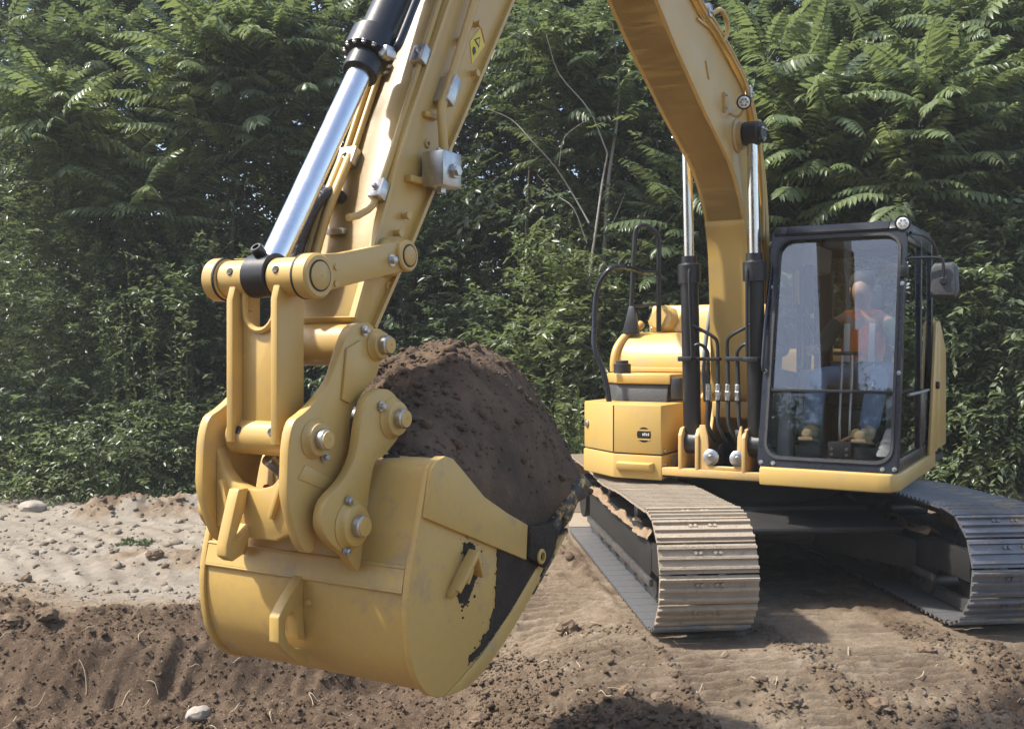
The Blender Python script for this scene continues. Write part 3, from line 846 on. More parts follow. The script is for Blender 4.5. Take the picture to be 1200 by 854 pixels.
# soil stuck to the left side
for pts in ([(5.065, 1.055), (5.05, 1.085), (5.02, 1.09), (4.985, 1.07), (4.965, 1.02), (4.97, 0.965), (5.0, 0.92), (5.04, 0.87), (5.085, 0.885), (5.10, 0.93), (5.04, 0.99), (5.03, 1.03)],
            [(4.83, 1.03), (4.80, 1.035), (4.64, 0.965), (4.52, 0.955), (4.50, 0.92), (4.56, 0.885), (4.70, 0.80), (4.82, 0.735), (4.95, 0.675), (5.03, 0.655), (5.02, 0.685), (4.95, 0.70), (4.93, 0.735), (4.89, 0.745), (4.88, 0.78), (4.845, 0.82), (4.835, 0.90)]):
    rs = random.Random(3)
    P = []
    for i in range(len(pts)):
        a, b_ = pts[i], pts[(i + 1) % len(pts)]
        n = max(2, int(math.dist(a, b_) / 0.008))
        for k in range(n):
            t = k / n
            P.append((a[0] + (b_[0] - a[0]) * t + rs.gauss(0, 0.0035), a[1] + (b_[1] - a[1]) * t + rs.gauss(0, 0.0035)))
    gk = Geo().xz(P, 0.470, 0.4755, 0.0)
    for k in range(70):
        q = rs.choice(P)
        d_ = abs(rs.gauss(0, 0.022)) + 0.004
        a_ = rs.uniform(0, 6.28)
        cx_, cz_, r_ = q[0] + d_ * math.cos(a_), q[1] + d_ * math.sin(a_), rs.uniform(0.0012, 0.0055)
        n_ = rs.choice((5, 6, 7))
        gk.xz([(cx_ + r_ * rs.uniform(0.5, 1.3) * math.cos(6.283 * j / n_), cz_ + r_ * rs.uniform(0.5, 1.3) * math.sin(6.283 * j / n_)) for j in range(n_)], 0.470, 0.4745 if r_ < 0.004 else 0.476, 0.0)
    tag(gk.build("caked_soil", "dark_mud", bucket), kind="stuff")

# ---- house: deck, storage box, hood
deck = Geo().xy([(0.88, -0.45), (0.88, 0.33), (1.0, 0.36), (1.0, 1.2), (-1.55, 1.2), (-1.75, 0.7), (-1.75, -0.7), (-1.55, -1.2), (0.55, -1.2), (0.86, -0.85)], 0.80, 0.86, 0.01).build("deck_frame", "undercarriage", EX)
Geo().cyl((0, 0, 0.62), (0, 0, 0.80), 0.62, 48).build("swing_ring", "undercarriage", deck)
Geo().box(0.82, 0.90, -0.45, 0.34, 0.815, 0.875, 0.008).build("front_beam", "paint_dusty", deck)
Geo().xy([(1.0, 0.352), (1.13, 0.362), (1.135, 1.13), (1.10, 1.22), (1.0, 1.262), (-0.62, 1.262), (-0.62, 1.18), (1.0, 1.18)], 0.825, 0.945, 0.012).build("skirt", "paint", deck)
cw = Geo().xy([(-1.2, -1.2), (-1.5, -1.2), (-1.75, -0.9), (-1.85, 0), (-1.75, 0.9), (-1.5, 1.2), (-1.2, 1.2)], 0.86, 1.75, 0.08).build("counterweight", "paint", EX)
# boom foot bracket with its cut-out
br = Geo()
for y0, y1 in ((-0.315, -0.285), (-0.185, -0.155), (0.165, 0.195), (0.30, 0.325)):
    br.xz([(0.05, 0.86), (0.90, 0.86), (0.90, 1.12), (0.86, 1.17), (0.74, 1.19), (0.60, 1.10), (0.50, 1.36), (0.36, 1.42), (0.2, 1.36), (0.05, 1.1)], y0, y1, 0.008)
brk = br.build("boom_bracket", "paint_dusty", EX)
arch = [(-0.155, 0.875), (-0.155, 1.20), (-0.11, 1.20), (-0.09, 1.12), (-0.08, 0.96), (-0.05, 0.905), (0.10, 0.905), (0.125, 0.94), (0.13, 1.12), (0.15, 1.20), (0.165, 1.20), (0.165, 0.875)]
Geo().yz(arch, 0.86, 0.885, 0.006).build("front_web", "paint_dusty", brk)
Geo().box(0.28, 0.33, -0.28, 0.3, 0.86, 1.34, 0.006).build("cross_web", "undercarriage", brk)
Geo().box(0.52, 0.62, -0.15, 0.16, 1.24, 1.36, 0.01).build("cross_beam", "paint_dusty", brk)
Geo().box(0.50, 0.60, 0.02, 0.16, 1.05, 1.15, 0.006).build("manifold", "zinc", brk)
for y in (-0.075, 0.125):
    Geo().lathe((0.84, y, 0.965), (1, 0.2, 0.05), [(0, 0.03), (0.02, 0.038), (0.03, 0.055), (0.05, 0.058), (0.055, 0.052), (0.058, 0.02), (0.066, 0.016)], 26).build("hose_flange", "zinc", brk)
    Geo().tube([(0.84, y, 0.965), (0.72, y, 0.97), (0.6, y, 1.02)], 0.028, 10).build("hydraulic_hose", "rubber", brk)
for k, y in enumerate((-0.115, -0.035, 0.045, 0.125)):
    hs = Geo().tube([(0.83, y * 0.92, 1.66), (0.82, y * 0.95, 1.40), (0.82, y, 1.22), (0.80, y + 0.025, 1.13), (0.74, y + 0.04, 1.07)], 0.0155, 10).build("hydraulic_hose", "rubber", EX)
    Geo().cyl((0.83, y * 0.92, 1.38), (0.83, y * 0.92, 1.50), 0.021, 14).build("hose_fitting", "zinc", hs)
    Geo().cyl((0.83, y * 0.92, 1.41), (0.83, y * 0.92, 1.45), 0.025, 6).build("fitting_nut", "zinc", hs)
    s = -1 if k < 2 else 1
    if k in (0, 3):
        up = [(0.83, y * 0.92, 1.66), (0.84, y * 0.95, 1.74), (0.85, y + s * 0.05, 1.79), (0.86, y + s * 0.11, 1.76), (0.86, y + s * 0.14, 1.70)]
    else:
        up = [(0.83, y * 0.92, 1.66), (0.84, y * 0.95, 1.80), (0.86, y + s * 0.03, 1.85), (0.87, y + s * 0.12, 1.90), (0.88, y + s * 0.20, 1.94)]
    Geo().tube(up, 0.013, 10).build("hose_pipe", "black_paint", hs)
Geo().box(0.80, 0.86, -0.24, -0.01, 1.668, 1.695, 0.006).box(0.80, 0.86, 0.03, 0.24, 1.668, 1.70, 0.006).build("pipe_clamp", "black_paint", EX)
Geo().tube([(0.70, -0.17, 1.36), (0.69, -0.19, 1.62), (0.66, -0.18, 1.85), (0.62, -0.15, 2.1), (0.58, -0.15, 2.4)], 0.018, 10).build("grey_hose", "grey_plastic", EX)

# storage box on the machine's right front
box_pl = [(0.90, -0.445), (0.90, -0.835), (0.62, -1.22), (0.0, -1.22), (0.0, -0.445)]
sbx = Geo().xy(box_pl, 0.965, 1.335, 0.012).build("storage_box", "paint", EX)
Geo().xy([(0.905, -0.44), (0.905, -0.835), (0.622, -1.225), (0.0, -1.225), (0.0, -0.44)], 0.775, 0.955, 0.010).build("base_panel", "paint", sbx)
Geo().xy([(0.88, -0.465), (0.88, -0.83), (0.605, -1.2), (0.0, -1.2), (0.0, -0.465)], 0.954, 0.968, 0.0).build("seam", "rubber", sbx)
Geo().box(0.8985, 0.902, -0.840, -0.834, 0.97, 1.325, 0).build("door_seam", "rubber", sbx)
stp = Geo().poly([(0.906, -0.80, 0.905), (0.906, -0.50, 0.905), (0.906, -0.50, 0.83), (0.906, -0.80, 0.83)], [(0.965, -0.79, 0.895), (0.965, -0.515, 0.895), (0.955, -0.515, 0.85), (0.955, -0.79, 0.85)], 0.006).build("step", "paint", sbx)
# round emblem on the box door
em = Geo().lathe((0.9005, -0.585, 1.11), (1, 0, 0), [(0, 0.056), (0.002, 0.056)], 36).build("emblem", "sticker_black", sbx)
for z in (0.034, -0.034):
    Geo().box(0.902, 0.9042, -0.636, -0.534, 1.11 + z - 0.006, 1.11 + z + 0.006, 0).build("print_bar", "paint", em)
Geo().box(0.902, 0.9046, -0.632, -0.538, 1.11 - 0.028, 1.11 + 0.028, 0).build("print_field", "sticker_black", em)
for k, (yy, h) in enumerate(((-0.59, 0.018), (-0.575, 0.024), (-0.560, 0.018), (-0.545, 0.022))):
    Geo().box(0.9046, 0.9056, yy - 0.0045, yy + 0.0045, 1.103, 1.103 + h, 0).build("print_letter", "label_white", em)
Geo().lathe((0.655, -1.18, 1.16), (0.8, -0.6, 0), [(0, 0.03), (0.006, 0.03), (0.008, 0.02), (0.016, 0.018)], 18).build("lock", "zinc", sbx)
lab = Geo().box(0.585, 0.70, -0.442, -0.438, 0.80, 0.95, 0).build("white_label", "label_white", sbx)
for (x, z) in ((0.85, 0.99), (0.56, 0.99), (0.855, 0.885), (0.855, 0.80)):
    bolt(sbx, (x, -0.442, z), (0, 1, 0), 0.013)
# plinth, slab, filler cap and hood behind the box
pl = Geo().poly([(0.50, -0.56, 1.335), (0.50, -1.0, 1.335), (0.30, -1.19, 1.335), (-0.3, -1.19, 1.335), (-0.3, -0.56, 1.335)], [(0.46, -0.56, 1.475), (0.46, -1.0, 1.475), (0.28, -1.16, 1.475), (-0.3, -1.16, 1.475), (-0.3, -0.56, 1.475)], 0.01).build("plinth", "plate_grey", EX)
sl = Geo().xy([(0.49, -0.535), (0.49, -1.0), (0.30, -1.17), (-0.3, -1.17), (-0.3, -0.535)], 1.475, 1.555, 0.012).build("walkway_slab", "paint", EX)
Geo().lathe((0.36, -1.0, 1.555), (0, 0, 1), [(0, 0.07), (0.075, 0.07), (0.08, 0.05), (0.085, 0.05), (0.10, 0.05), (0.105, 0.045)], 24).build("filler_cap", "rubber", sl)
Geo().box(0.40, 0.48, -0.535, -0.45, 1.36, 1.53, 0.01).build("side_lamp", "black_paint", sl)
hp = [(0.05, 1.555), (0.055, 1.63), (0.035, 1.71), (-0.01, 1.78), (-0.08, 1.845), (-0.17, 1.88), (-0.4, 1.90), (-1.3, 1.90), (-1.3, 1.3), (0.05, 1.3)]
hood = Geo().xz(smooth_curve(hp[:7], 3) + hp[7:], -1.22, 0.28, 0.05).build("engine_hood", "paint", EX)
Geo().tube([(0.06, -1.21, 1.56), (0.06, -1.21, 1.65), (0.02, -1.20, 1.76), (-0.09, -1.17, 1.86), (-0.2, -1.13, 1.915), (-0.28, -1.10, 1.97)], 0.035, 14).build("hood_edge", "paint", hood)
Geo().box(-0.02, 0.075, -1.12, 0.26, 1.56, 1.60, 0.008).build("hood_lip", "paint", hood)
fan = Geo().poly([(-0.34, -1.06, 1.90), (-0.34, 0.2, 1.90), (-1.2, 0.2, 1.90), (-1.2, -1.06, 1.90)], [(-0.42, -1.06, 2.135), (-0.42, 0.2, 2.135), (-1.2, 0.2, 2.135), (-1.2, -1.06, 2.135)], 0.02).build("fan_box", "paint", hood)
Geo().lathe((-0.40, -0.93, 1.99), (1, 0, 0.25), [(0, 0.15), (0.02, 0.15), (0.09, 0.10), (0.094, 0.095), (0.095, 0.0)], 8).build("fan_cowl", "paint", fan)
bolt(fan, (-0.34, -1.02, 1.93), (1, 0, 0.2), 0.016)
bolt(fan, (-0.34, -0.70, 1.93), (1, 0, 0.2), 0.016)
# handrails
rl = Geo().tube([(0.62, -1.00, 1.335), (0.62, -1.02, 1.46), (0.62, -1.06, 1.60), (0.62, -1.13, 1.76), (0.58, -1.15, 1.95), (0.55, -1.15, 2.18), (0.54, -1.10, 2.32), (0.50, -1.02, 2.41), (0.30, -0.99, 2.42), (-0.1, -1.05, 2.42), (-0.4, -1.15, 2.40)], 0.022, 10).build("handrail", "navy_paint", EX)
rb = Geo().tube([(-0.1, -1.13, 1.88), (-0.12, -1.12, 2.3), (-0.13, -1.10, 2.70), (-0.14, -1.08, 2.80), (-0.2, -1.02, 2.82), (-0.24, -0.95, 2.76), (-0.26, -0.93, 2.68), (-0.26, -0.93, 2.3), (-0.26, -0.93, 1.90)], 0.022, 10).build("handrail", "black_paint", EX)
Geo().poly([(-0.06, -1.19, 1.88), (-0.06, -1.05, 1.88), (-0.09, -1.09, 2.12), (-0.09, -1.14, 2.12)], [(-0.13, -1.19, 1.88), (-0.13, -1.05, 1.88), (-0.13, -1.09, 2.12), (-0.13, -1.14, 2.12)], 0.004).build("rail_foot", "black_paint", rb)
Geo().tube([(-0.12, -1.12, 2.42), (-0.20, -1.0, 2.42), (-0.26, -0.93, 2.42)], 0.012, 8, smooth=0).build("cross_rail", "black_paint", rb)
Geo().tube([(-0.12, -1.12, 2.12), (-0.26, -0.93, 2.14)], 0.012, 8, smooth=0).build("cross_rail", "black_paint", rb)

# ---- cab
RK = 0.227


def fx(z, off=0.0):
    return 1.07 - (z - 0.95) * RK + off


def rrect(y0, y1, z0, z1, r, n=10):
    P = []
    for (cy, cz, a0) in ((y1 - r, z1 - r, 0), (y0 + r, z1 - r, 90), (y0 + r, z0 + r, 180), (y1 - r, z0 + r, 270)):
        for k in range(n):
            a = R(a0 + 90 * k / (n - 1))
            P.append((cy + r * math.cos(a), cz + r * math.sin(a)))
    return P


def ring(outer, inner, off0, off1, name, material, parent):
    b = bmesh.new()
    L = []
    for off in (off0, off1):
        L.append([b.verts.new((fx(z, off), y, z)) for y, z in outer])
        L.append([b.verts.new((fx(z, off), y, z)) for y, z in inner])
    n = len(outer)
    for i in range(n):
        j = (i + 1) % n
        for p, q in ((L[0], L[1]), (L[1], L[3]), (L[3], L[2]), (L[2], L[0])):
            b.faces.new((p[i], p[j], q[j], q[i]))
    bmesh.ops.recalc_face_normals(b, faces=b.faces)
    gg = Geo()
    gg._merge(b)
    return gg.build(name, material, parent)


cab = ring(rrect(0.33, 1.25, 0.948, 2.605, 0.03), rrect(0.392, 1.205, 1.02, 2.535, 0.10), -0.07, 0.0, "cab", "navy_paint", EX)
ring(rrect(0.372, 1.225, 1.0, 2.555, 0.112), rrect(0.390, 1.207, 1.018, 2.537, 0.10), 0.001, 0.012, "window_seal", "rubber", cab)
gl = rrect(0.388, 1.209, 1.016, 2.539, 0.10)
for nm_, mt_, keep in (("upper_windscreen", "glass", lambda z: z > 1.47), ("lower_windscreen", "glass_clear", lambda z: z < 1.47)):
    pts = [(y, z) for y, z in gl if keep(z)]
    zz = 1.472 if nm_[0] == "u" else 1.468
    pts = pts + [(0.388, zz), (1.209, zz)] if nm_[0] == "u" else [(1.209, zz), (0.388, zz)] + pts
    Geo().poly([(fx(z, -0.030), y, z) for y, z in pts], [(fx(z, -0.036), y, z) for y, z in pts], 0).build(nm_, mt_, cab)
Geo().bar((fx(1.47, -0.01), 0.388, 1.47), (fx(1.47, -0.01), 1.209, 1.47), 0.022, 0.02).build("windscreen_bar", "black_paint", cab)
for (y, z) in ((0.355, 0.975), (0.44, 0.972), (1.16, 0.972), (1.235, 0.975), (1.238, 1.6), (0.347, 1.6), (0.347, 2.2), (1.238, 2.2)):
    bolt(cab, (fx(z, 0.0), y, z), (1, 0, 0.2), 0.010, 0.008)
rp = [(0.72, 2.585), (0.66, 2.64), (-0.5, 2.66), (-0.62, 2.60), (-0.62, 2.56), (0.70, 2.56)]
g = Geo().xz(rp, 0.345, 0.44, 0.010).xz(rp, 1.14, 1.235, 0.010)
g.xz([(0.72, 2.585), (0.66, 2.64), (0.48, 2.643), (0.48, 2.56), (0.70, 2.56)], 0.44, 1.14, 0.006)
g.xz([(-0.32, 2.657), (-0.5, 2.66), (-0.62, 2.60), (-0.62, 2.56), (-0.32, 2.56)], 0.44, 1.14, 0.006)
roof = g.build("roof", "black_paint", cab)
Geo().box(-0.33, 0.49, 0.43, 1.15, 2.60, 2.606, 0).build("added_roof_pane", "glass_tint", roof)  # roof opening and pane added to let more light into the cab
floor_c = Geo().box(-0.55, 0.99, 0.345, 1.235, 0.90, 0.985, 0.004).build("cab_floor", "dark_plastic", cab)
# side frames
for y0, y1 in ((1.20, 1.25), (0.33, 0.38)):
    for (a, b_, w) in (((0.98, 0.99), (0.64, 2.57), 0.075), ((0.05, 0.99), (-0.02, 2.57), 0.06), ((-0.55, 0.99), (-0.55, 2.57), 0.08)):
        Geo().bar((a[0], (y0 + y1) / 2, a[1]), (b_[0], (y0 + y1) / 2, b_[1]), y1 - y0 - 0.004, w, up=(1, 0, 0)).build("side_post", "navy_paint", cab)
    Geo().box(-0.55, 1.0, y0 + 0.003, y1 - 0.003, 0.948, 1.03, 0.004).build("side_rail", "navy_paint", cab)
    Geo().box(-0.55, 0.68, y0 + 0.003, y1 - 0.003, 2.50, 2.57, 0.004).build("side_rail", "navy_paint", cab)
    ym = (y0 + y1) / 2
    Geo().xz([(0.94, 1.03), (0.62, 2.50), (0.02, 2.50), (0.06, 1.03)], ym - 0.003, ym + 0.003, 0).build("side_window", "glass_tint", cab)
    Geo().xz([(0.0, 1.45), (-0.04, 2.50), (-0.51, 2.50), (-0.51, 1.45)], ym - 0.003, ym + 0.003, 0).build("side_window", "glass_tint", cab)
    Geo().box(-0.51, 0.01, ym - 0.015, ym + 0.015, 1.03, 1.45, 0.004).build("side_panel", "navy_paint", cab)
Geo().tube([(0.80, 1.28, 1.45), (0.30, 1.29, 1.45), (-0.1, 1.28, 1.45)], 0.011, 8).build("door_handle", "zinc", cab)
Geo().box(-0.58, -0.54, 0.34, 1.24, 0.95, 1.45, 0.004).build("rear_wall", "dark_plastic", cab)
Geo().box(-0.57, -0.555, 0.38, 1.2, 1.45, 2.5, 0).build("rear_window", "glass", cab)
Geo().box(-0.58, -0.54, 0.34, 1.24, 2.50, 2.57, 0.004).build("rear_header", "dark_plastic", cab)
# mirror, work light, hinge parts
mr = Geo().poly([(0.60, 1.40, 2.10), (0.60, 1.555, 2.10), (0.58, 1.575, 2.15), (0.57, 1.565, 2.32), (0.58, 1.54, 2.345), (0.58, 1.41, 2.345), (0.59, 1.39, 2.31), (0.60, 1.385, 2.14)],
               [(0.66, 1.42, 2.12), (0.66, 1.54, 2.12), (0.645, 1.555, 2.16), (0.635, 1.55, 2.31), (0.64, 1.53, 2.33), (0.64, 1.42, 2.33), (0.65, 1.405, 2.30), (0.66, 1.40, 2.15)], 0.008).build("mirror", "plate_grey", cab)
Geo().tube([(0.72, 1.255, 2.37), (0.70, 1.33, 2.375), (0.68, 1.45, 2.37), (0.675, 1.48, 2.34), (0.665, 1.48, 2.22)], 0.010, 8).build("mirror_arm", "black_paint", mr)
Geo().cyl((0.63, 1.48, 2.215), (0.68, 1.48, 2.215), 0.024, 16).build("mirror_joint", "black_paint", mr)
lt = Geo().lathe((0.66, 1.225, 2.615), (1, 0.1, -0.05), [(0, 0.035), (0.015, 0.048), (0.05, 0.054), (0.055, 0.052)], 26).build("work_light", "black_paint", cab)
lens_face(Vector((0.714, 1.2305, 2.612)), Vector((1, 0.1, -0.05)).normalized(), lt)
Geo().tube([(0.66, 1.27, 2.55), (0.3, 1.31, 2.56), (-0.1, 1.32, 2.53), (-0.4, 1.30, 2.46)], 0.012, 8).build("rain_rail", "black_paint", cab)
Geo().box(fx(2.3, 0.002), fx(2.3, 0.03), 1.225, 1.275, 2.24, 2.32, 0.004).build("hinge", "black_paint", cab)
Geo().tube([(fx(2.35, 0.01), 0.345, 2.35), (fx(2.0, 0.03), 0.335, 2.0), (fx(1.6, 0.03), 0.335, 1.65), (fx(1.6, 0.02), 0.345, 1.6)], 0.012, 8).build("grab_bar", "navy_paint", cab)
# yellow engine cover behind the cab
Geo().xz([(-0.64, 0.95), (-1.25, 0.95), (-1.25, 1.75), (-0.9, 1.98), (-0.78, 1.98), (-0.66, 1.7)], 1.16, 1.262, 0.012).build("side_cover", "paint", EX)
Geo().xz([(-0.24, 0.95), (-0.62, 0.95), (-0.70, 1.98), (-0.58, 1.96)], 1.252, 1.275, 0.004).build("corner_panel", "paint", EX)
Geo().cyl((-0.55, 1.27, 1.47), (-0.55, 1.30, 1.47), 0.03, 14).build("latch", "rubber", EX)
# interior: seat, consoles, travel levers, pedals
seat = Geo().poly([(-0.30, 0.58, 1.30), (-0.30, 1.02, 1.30), (0.16, 1.02, 1.33), (0.16, 0.58, 1.33)], [(-0.30, 0.58, 1.40), (-0.30, 1.02, 1.40), (0.18, 1.0, 1.43), (0.18, 0.60, 1.43)], 0.03).build("seat", "seat_cloth", cab)
Geo().poly([(-0.30, 0.60, 1.38), (-0.30, 1.0, 1.38), (-0.20, 1.0, 1.38), (-0.20, 0.60, 1.38)], [(-0.42, 0.62, 2.02), (-0.42, 0.98, 2.02), (-0.34, 0.98, 2.02), (-0.34, 0.62, 2.02)], 0.03).build("seat_back", "seat_cloth", cab)
Geo().box(-0.45, -0.36, 0.69, 0.91, 2.04, 2.26, 0.03).build("headrest", "seat_cloth", cab)
Geo().box(-0.28, 0.10, 0.62, 0.98, 0.985, 1.30, 0.02).build("seat_base", "dark_plastic", cab)
for y in (0.47, 1.10):
    cn = Geo().poly([(-0.30, y - 0.07, 1.0), (-0.30, y + 0.07, 1.0), (0.22, y + 0.07, 1.0), (0.22, y - 0.07, 1.0)], [(-0.30, y - 0.07, 1.55), (-0.30, y + 0.07, 1.55), (0.26, y + 0.06, 1.60), (0.26, y - 0.06, 1.60)], 0.02).build("console", "grey_plastic", cab)
    Geo().tube([(0.18, y, 1.59), (0.19, y, 1.66), (0.20, y, 1.76)], 0.016, 10, radii=[0.014, 0.018, 0.026]).build("joystick", "dark_plastic", cn)
Geo().poly([(0.72, 0.40, 0.99), (0.72, 0.50, 0.99), (0.86, 0.50, 0.99), (0.86, 0.40, 0.99)], [(0.66, 0.40, 1.50), (0.66, 0.46, 1.50), (0.72, 0.46, 1.46), (0.74, 0.40, 1.46)], 0.02).build("kick_panel", "grey_plastic", cab)
for y in (0.80, 0.87):
    Geo().tube([(0.66, y, 1.02), (0.66, y, 1.25), (0.60, y, 1.56), (0.585, y, 1.72)], 0.009, 8).build("travel_lever", "zinc", cab)
Geo().tube([(0.585, 0.74, 1.725), (0.585, 0.93, 1.725)], 0.014, 8, smooth=0).build("lever_grip", "rubber", cab)
for y in (0.62, 1.02):
    Geo().poly([(0.60, y - 0.09, 1.0), (0.60, y + 0.09, 1.0), (0.84, y + 0.09, 1.0), (0.84, y - 0.09, 1.0)], [(0.60, y - 0.09, 1.02), (0.60, y + 0.09, 1.02), (0.84, y + 0.09, 1.085), (0.84, y - 0.09, 1.085)], 0.006).build("pedal", "rubber", cab)
Geo().box(0.80, 0.86, 0.76, 0.92, 1.0, 1.12, 0.01).build("pedal_bracket", "dark_plastic", cab)
for (y, z) in ((0.79, 1.03), (0.79, 1.07), (0.89, 1.03), (0.89, 1.07)):
    bolt(cab, (0.861, y, z), (1, 0, 0), 0.008, 0.006)
Geo().tube([(0.70, 0.76, 1.08), (0.70, 0.86, 1.13), (0.72, 0.94, 1.17)], 0.012, 8).lathe((0.74, 0.93, 1.17), (1, 0, 0.2), [(0, 0.035), (0.01, 0.035)], 18).build("travel_pedal", "paint_dusty", cab)
Geo().poly([(0.55, 1.05, 1.03), (0.55, 1.18, 1.03), (0.86, 1.18, 1.03), (0.90, 1.08, 1.03)], [(0.50, 1.08, 1.20), (0.50, 1.18, 1.20), (0.70, 1.18, 1.24), (0.72, 1.12, 1.20)], 0.02).build("floor_duct", "label_white", cab)
# monitor, inner pillar, hanging harness
Geo().box(-0.50, -0.44, 0.40, 0.50, 1.45, 2.50, 0.01).build("inner_pillar", "dark_plastic", cab)
Geo().poly([(0.50, 0.40, 2.55), (0.50, 0.52, 2.55), (-0.40, 0.52, 2.55), (-0.40, 0.40, 2.55)], [(0.42, 0.40, 2.34), (0.42, 0.50, 2.36), (-0.40, 0.50, 2.36), (-0.40, 0.40, 2.34)], 0.02).build("headliner_console", "grey_plastic", cab)
Geo().box(0.36, 0.42, 0.45, 0.56, 2.02, 2.38, 0.02).build("monitor", "dark_plastic", cab)
Geo().tube([(0.45, 0.50, 2.36), (0.47, 0.50, 2.1), (0.46, 0.53, 1.95), (0.42, 0.58, 1.86)], 0.012, 8).build("cable", "rubber", cab)
Geo().tube([(0.36, 0.76, 2.34), (0.38, 0.80, 2.2), (0.37, 0.77, 2.05)], 0.010, 8).build("cable", "rubber", cab)

# ---- undercarriage: turned against the house by 36.5 degrees
DL = R(35.0)
cd_, sd_ = math.cos(DL), math.sin(DL)
TOX, TOY = 0.12, 0.06                  # undercarriage centre against the swing centre


def T(t, s, z):
    return Vector((TOX + t * cd_ - s * sd_, TOY + t * sd_ + s * cd_, z))


def tbox(g, t0, t1, s0, s1, z0, z1, bevel=0.006):
    return g.poly([T(t0, s0, z0), T(t1, s0, z0), T(t1, s1, z0), T(t0, s1, z0)], [T(t0, s0, z1), T(t1, s0, z1), T(t1, s1, z1), T(t0, s1, z1)], bevel)


cb = tbox(Geo(), -0.62, 0.62, -0.62, 0.62, 0.36, 0.62, 0.03).build("carbody", "undercarriage", EX)
for st in (1, -1):
    for ss in (1, -1):
        g = Geo().poly([T(0.3 * st, 0.3 * ss, 0.30), T(0.62 * st, 0.2 * ss, 0.30), T(1.05 * st, 0.78 * ss, 0.22), T(0.62 * st, 0.78 * ss, 0.22)],
                       [T(0.3 * st, 0.3 * ss, 0.60), T(0.62 * st, 0.2 * ss, 0.58), T(1.05 * st, 0.78 * ss, 0.44), T(0.62 * st, 0.78 * ss, 0.46)], 0.03)
        g.build("carbody_leg", "undercarriage", cb)
Geo().poly([T(1.10, -0.66, 0.545), T(1.10, 0.66, 0.545), T(0.40, 0.62, 0.60), T(0.40, -0.62, 0.60)], [T(1.10, -0.66, 0.50), T(1.10, 0.66, 0.50), T(0.40, 0.62, 0.40), T(0.40, -0.62, 0.40)], 0.02).build("front_guard", "undercarriage", cb)

TR, TL, NS = 0.345, 1.59, 48          # wheel radius to shoe plane, half wheelbase, shoes per track
seg_ = [2 * TL, math.pi * TR, 2 * TL, math.pi * TR]
PER = sum(seg_)


def track_path(u):
    """(t, z, dt, dz): shoe-plane point and direction at arc length u, starting at the rear bottom."""
    u %= PER
    zc = TR + 0.045
    if u < seg_[0]:
        return -TL + u, zc - TR, 1.0, 0.0
    u -= seg_[0]
    if u < seg_[1]:
        a = -math.pi / 2 + u / TR
        return TL + TR * math.cos(a), zc + TR * math.sin(a), -math.sin(a), math.cos(a)
    u -= seg_[1]
    if u < seg_[2]:
        q = u / seg_[2]
        sag = -0.035 * math.sin(math.pi * q) ** 2 * (0.6 + 0.4 * math.cos(4 * math.pi * q))
        return TL - u, zc + TR + sag, -1.0, 0.0
    u -= seg_[2]
    a = math.pi / 2 + u / TR
    return -TL + TR * math.cos(a), zc + TR * math.sin(a), -math.sin(a), math.cos(a)


def shoe_mesh(name, material, seed):
    pitch = PER / NS
    g = Geo()
    prof = [(-pitch * 0.485, 0.0), (pitch * 0.485, 0.0), (pitch * 0.485, 0.010)]
    for c in (0.36, 0.02, -0.32):
        h = 0.030
        prof += [(pitch * (c + 0.07), 0.013), (pitch * (c + 0.045), h), (pitch * (c - 0.045), h), (pitch * (c - 0.07), 0.013)]
    prof += [(-pitch * 0.485, 0.012)]
    g.poly([(x, -0.30, z) for x, z in prof], [(x, 0.30, z) for x, z in prof], 0)
    for y in (-0.075, -0.045, 0.045, 0.075):
        g.lathe((pitch * 0.19, y, 0.010), (0, 0, 1), [(0, 0.013), (0.014, 0.012)], 6)
    me = g.mesh(name, 20)
    me.materials.append(MATS[material])
    return me


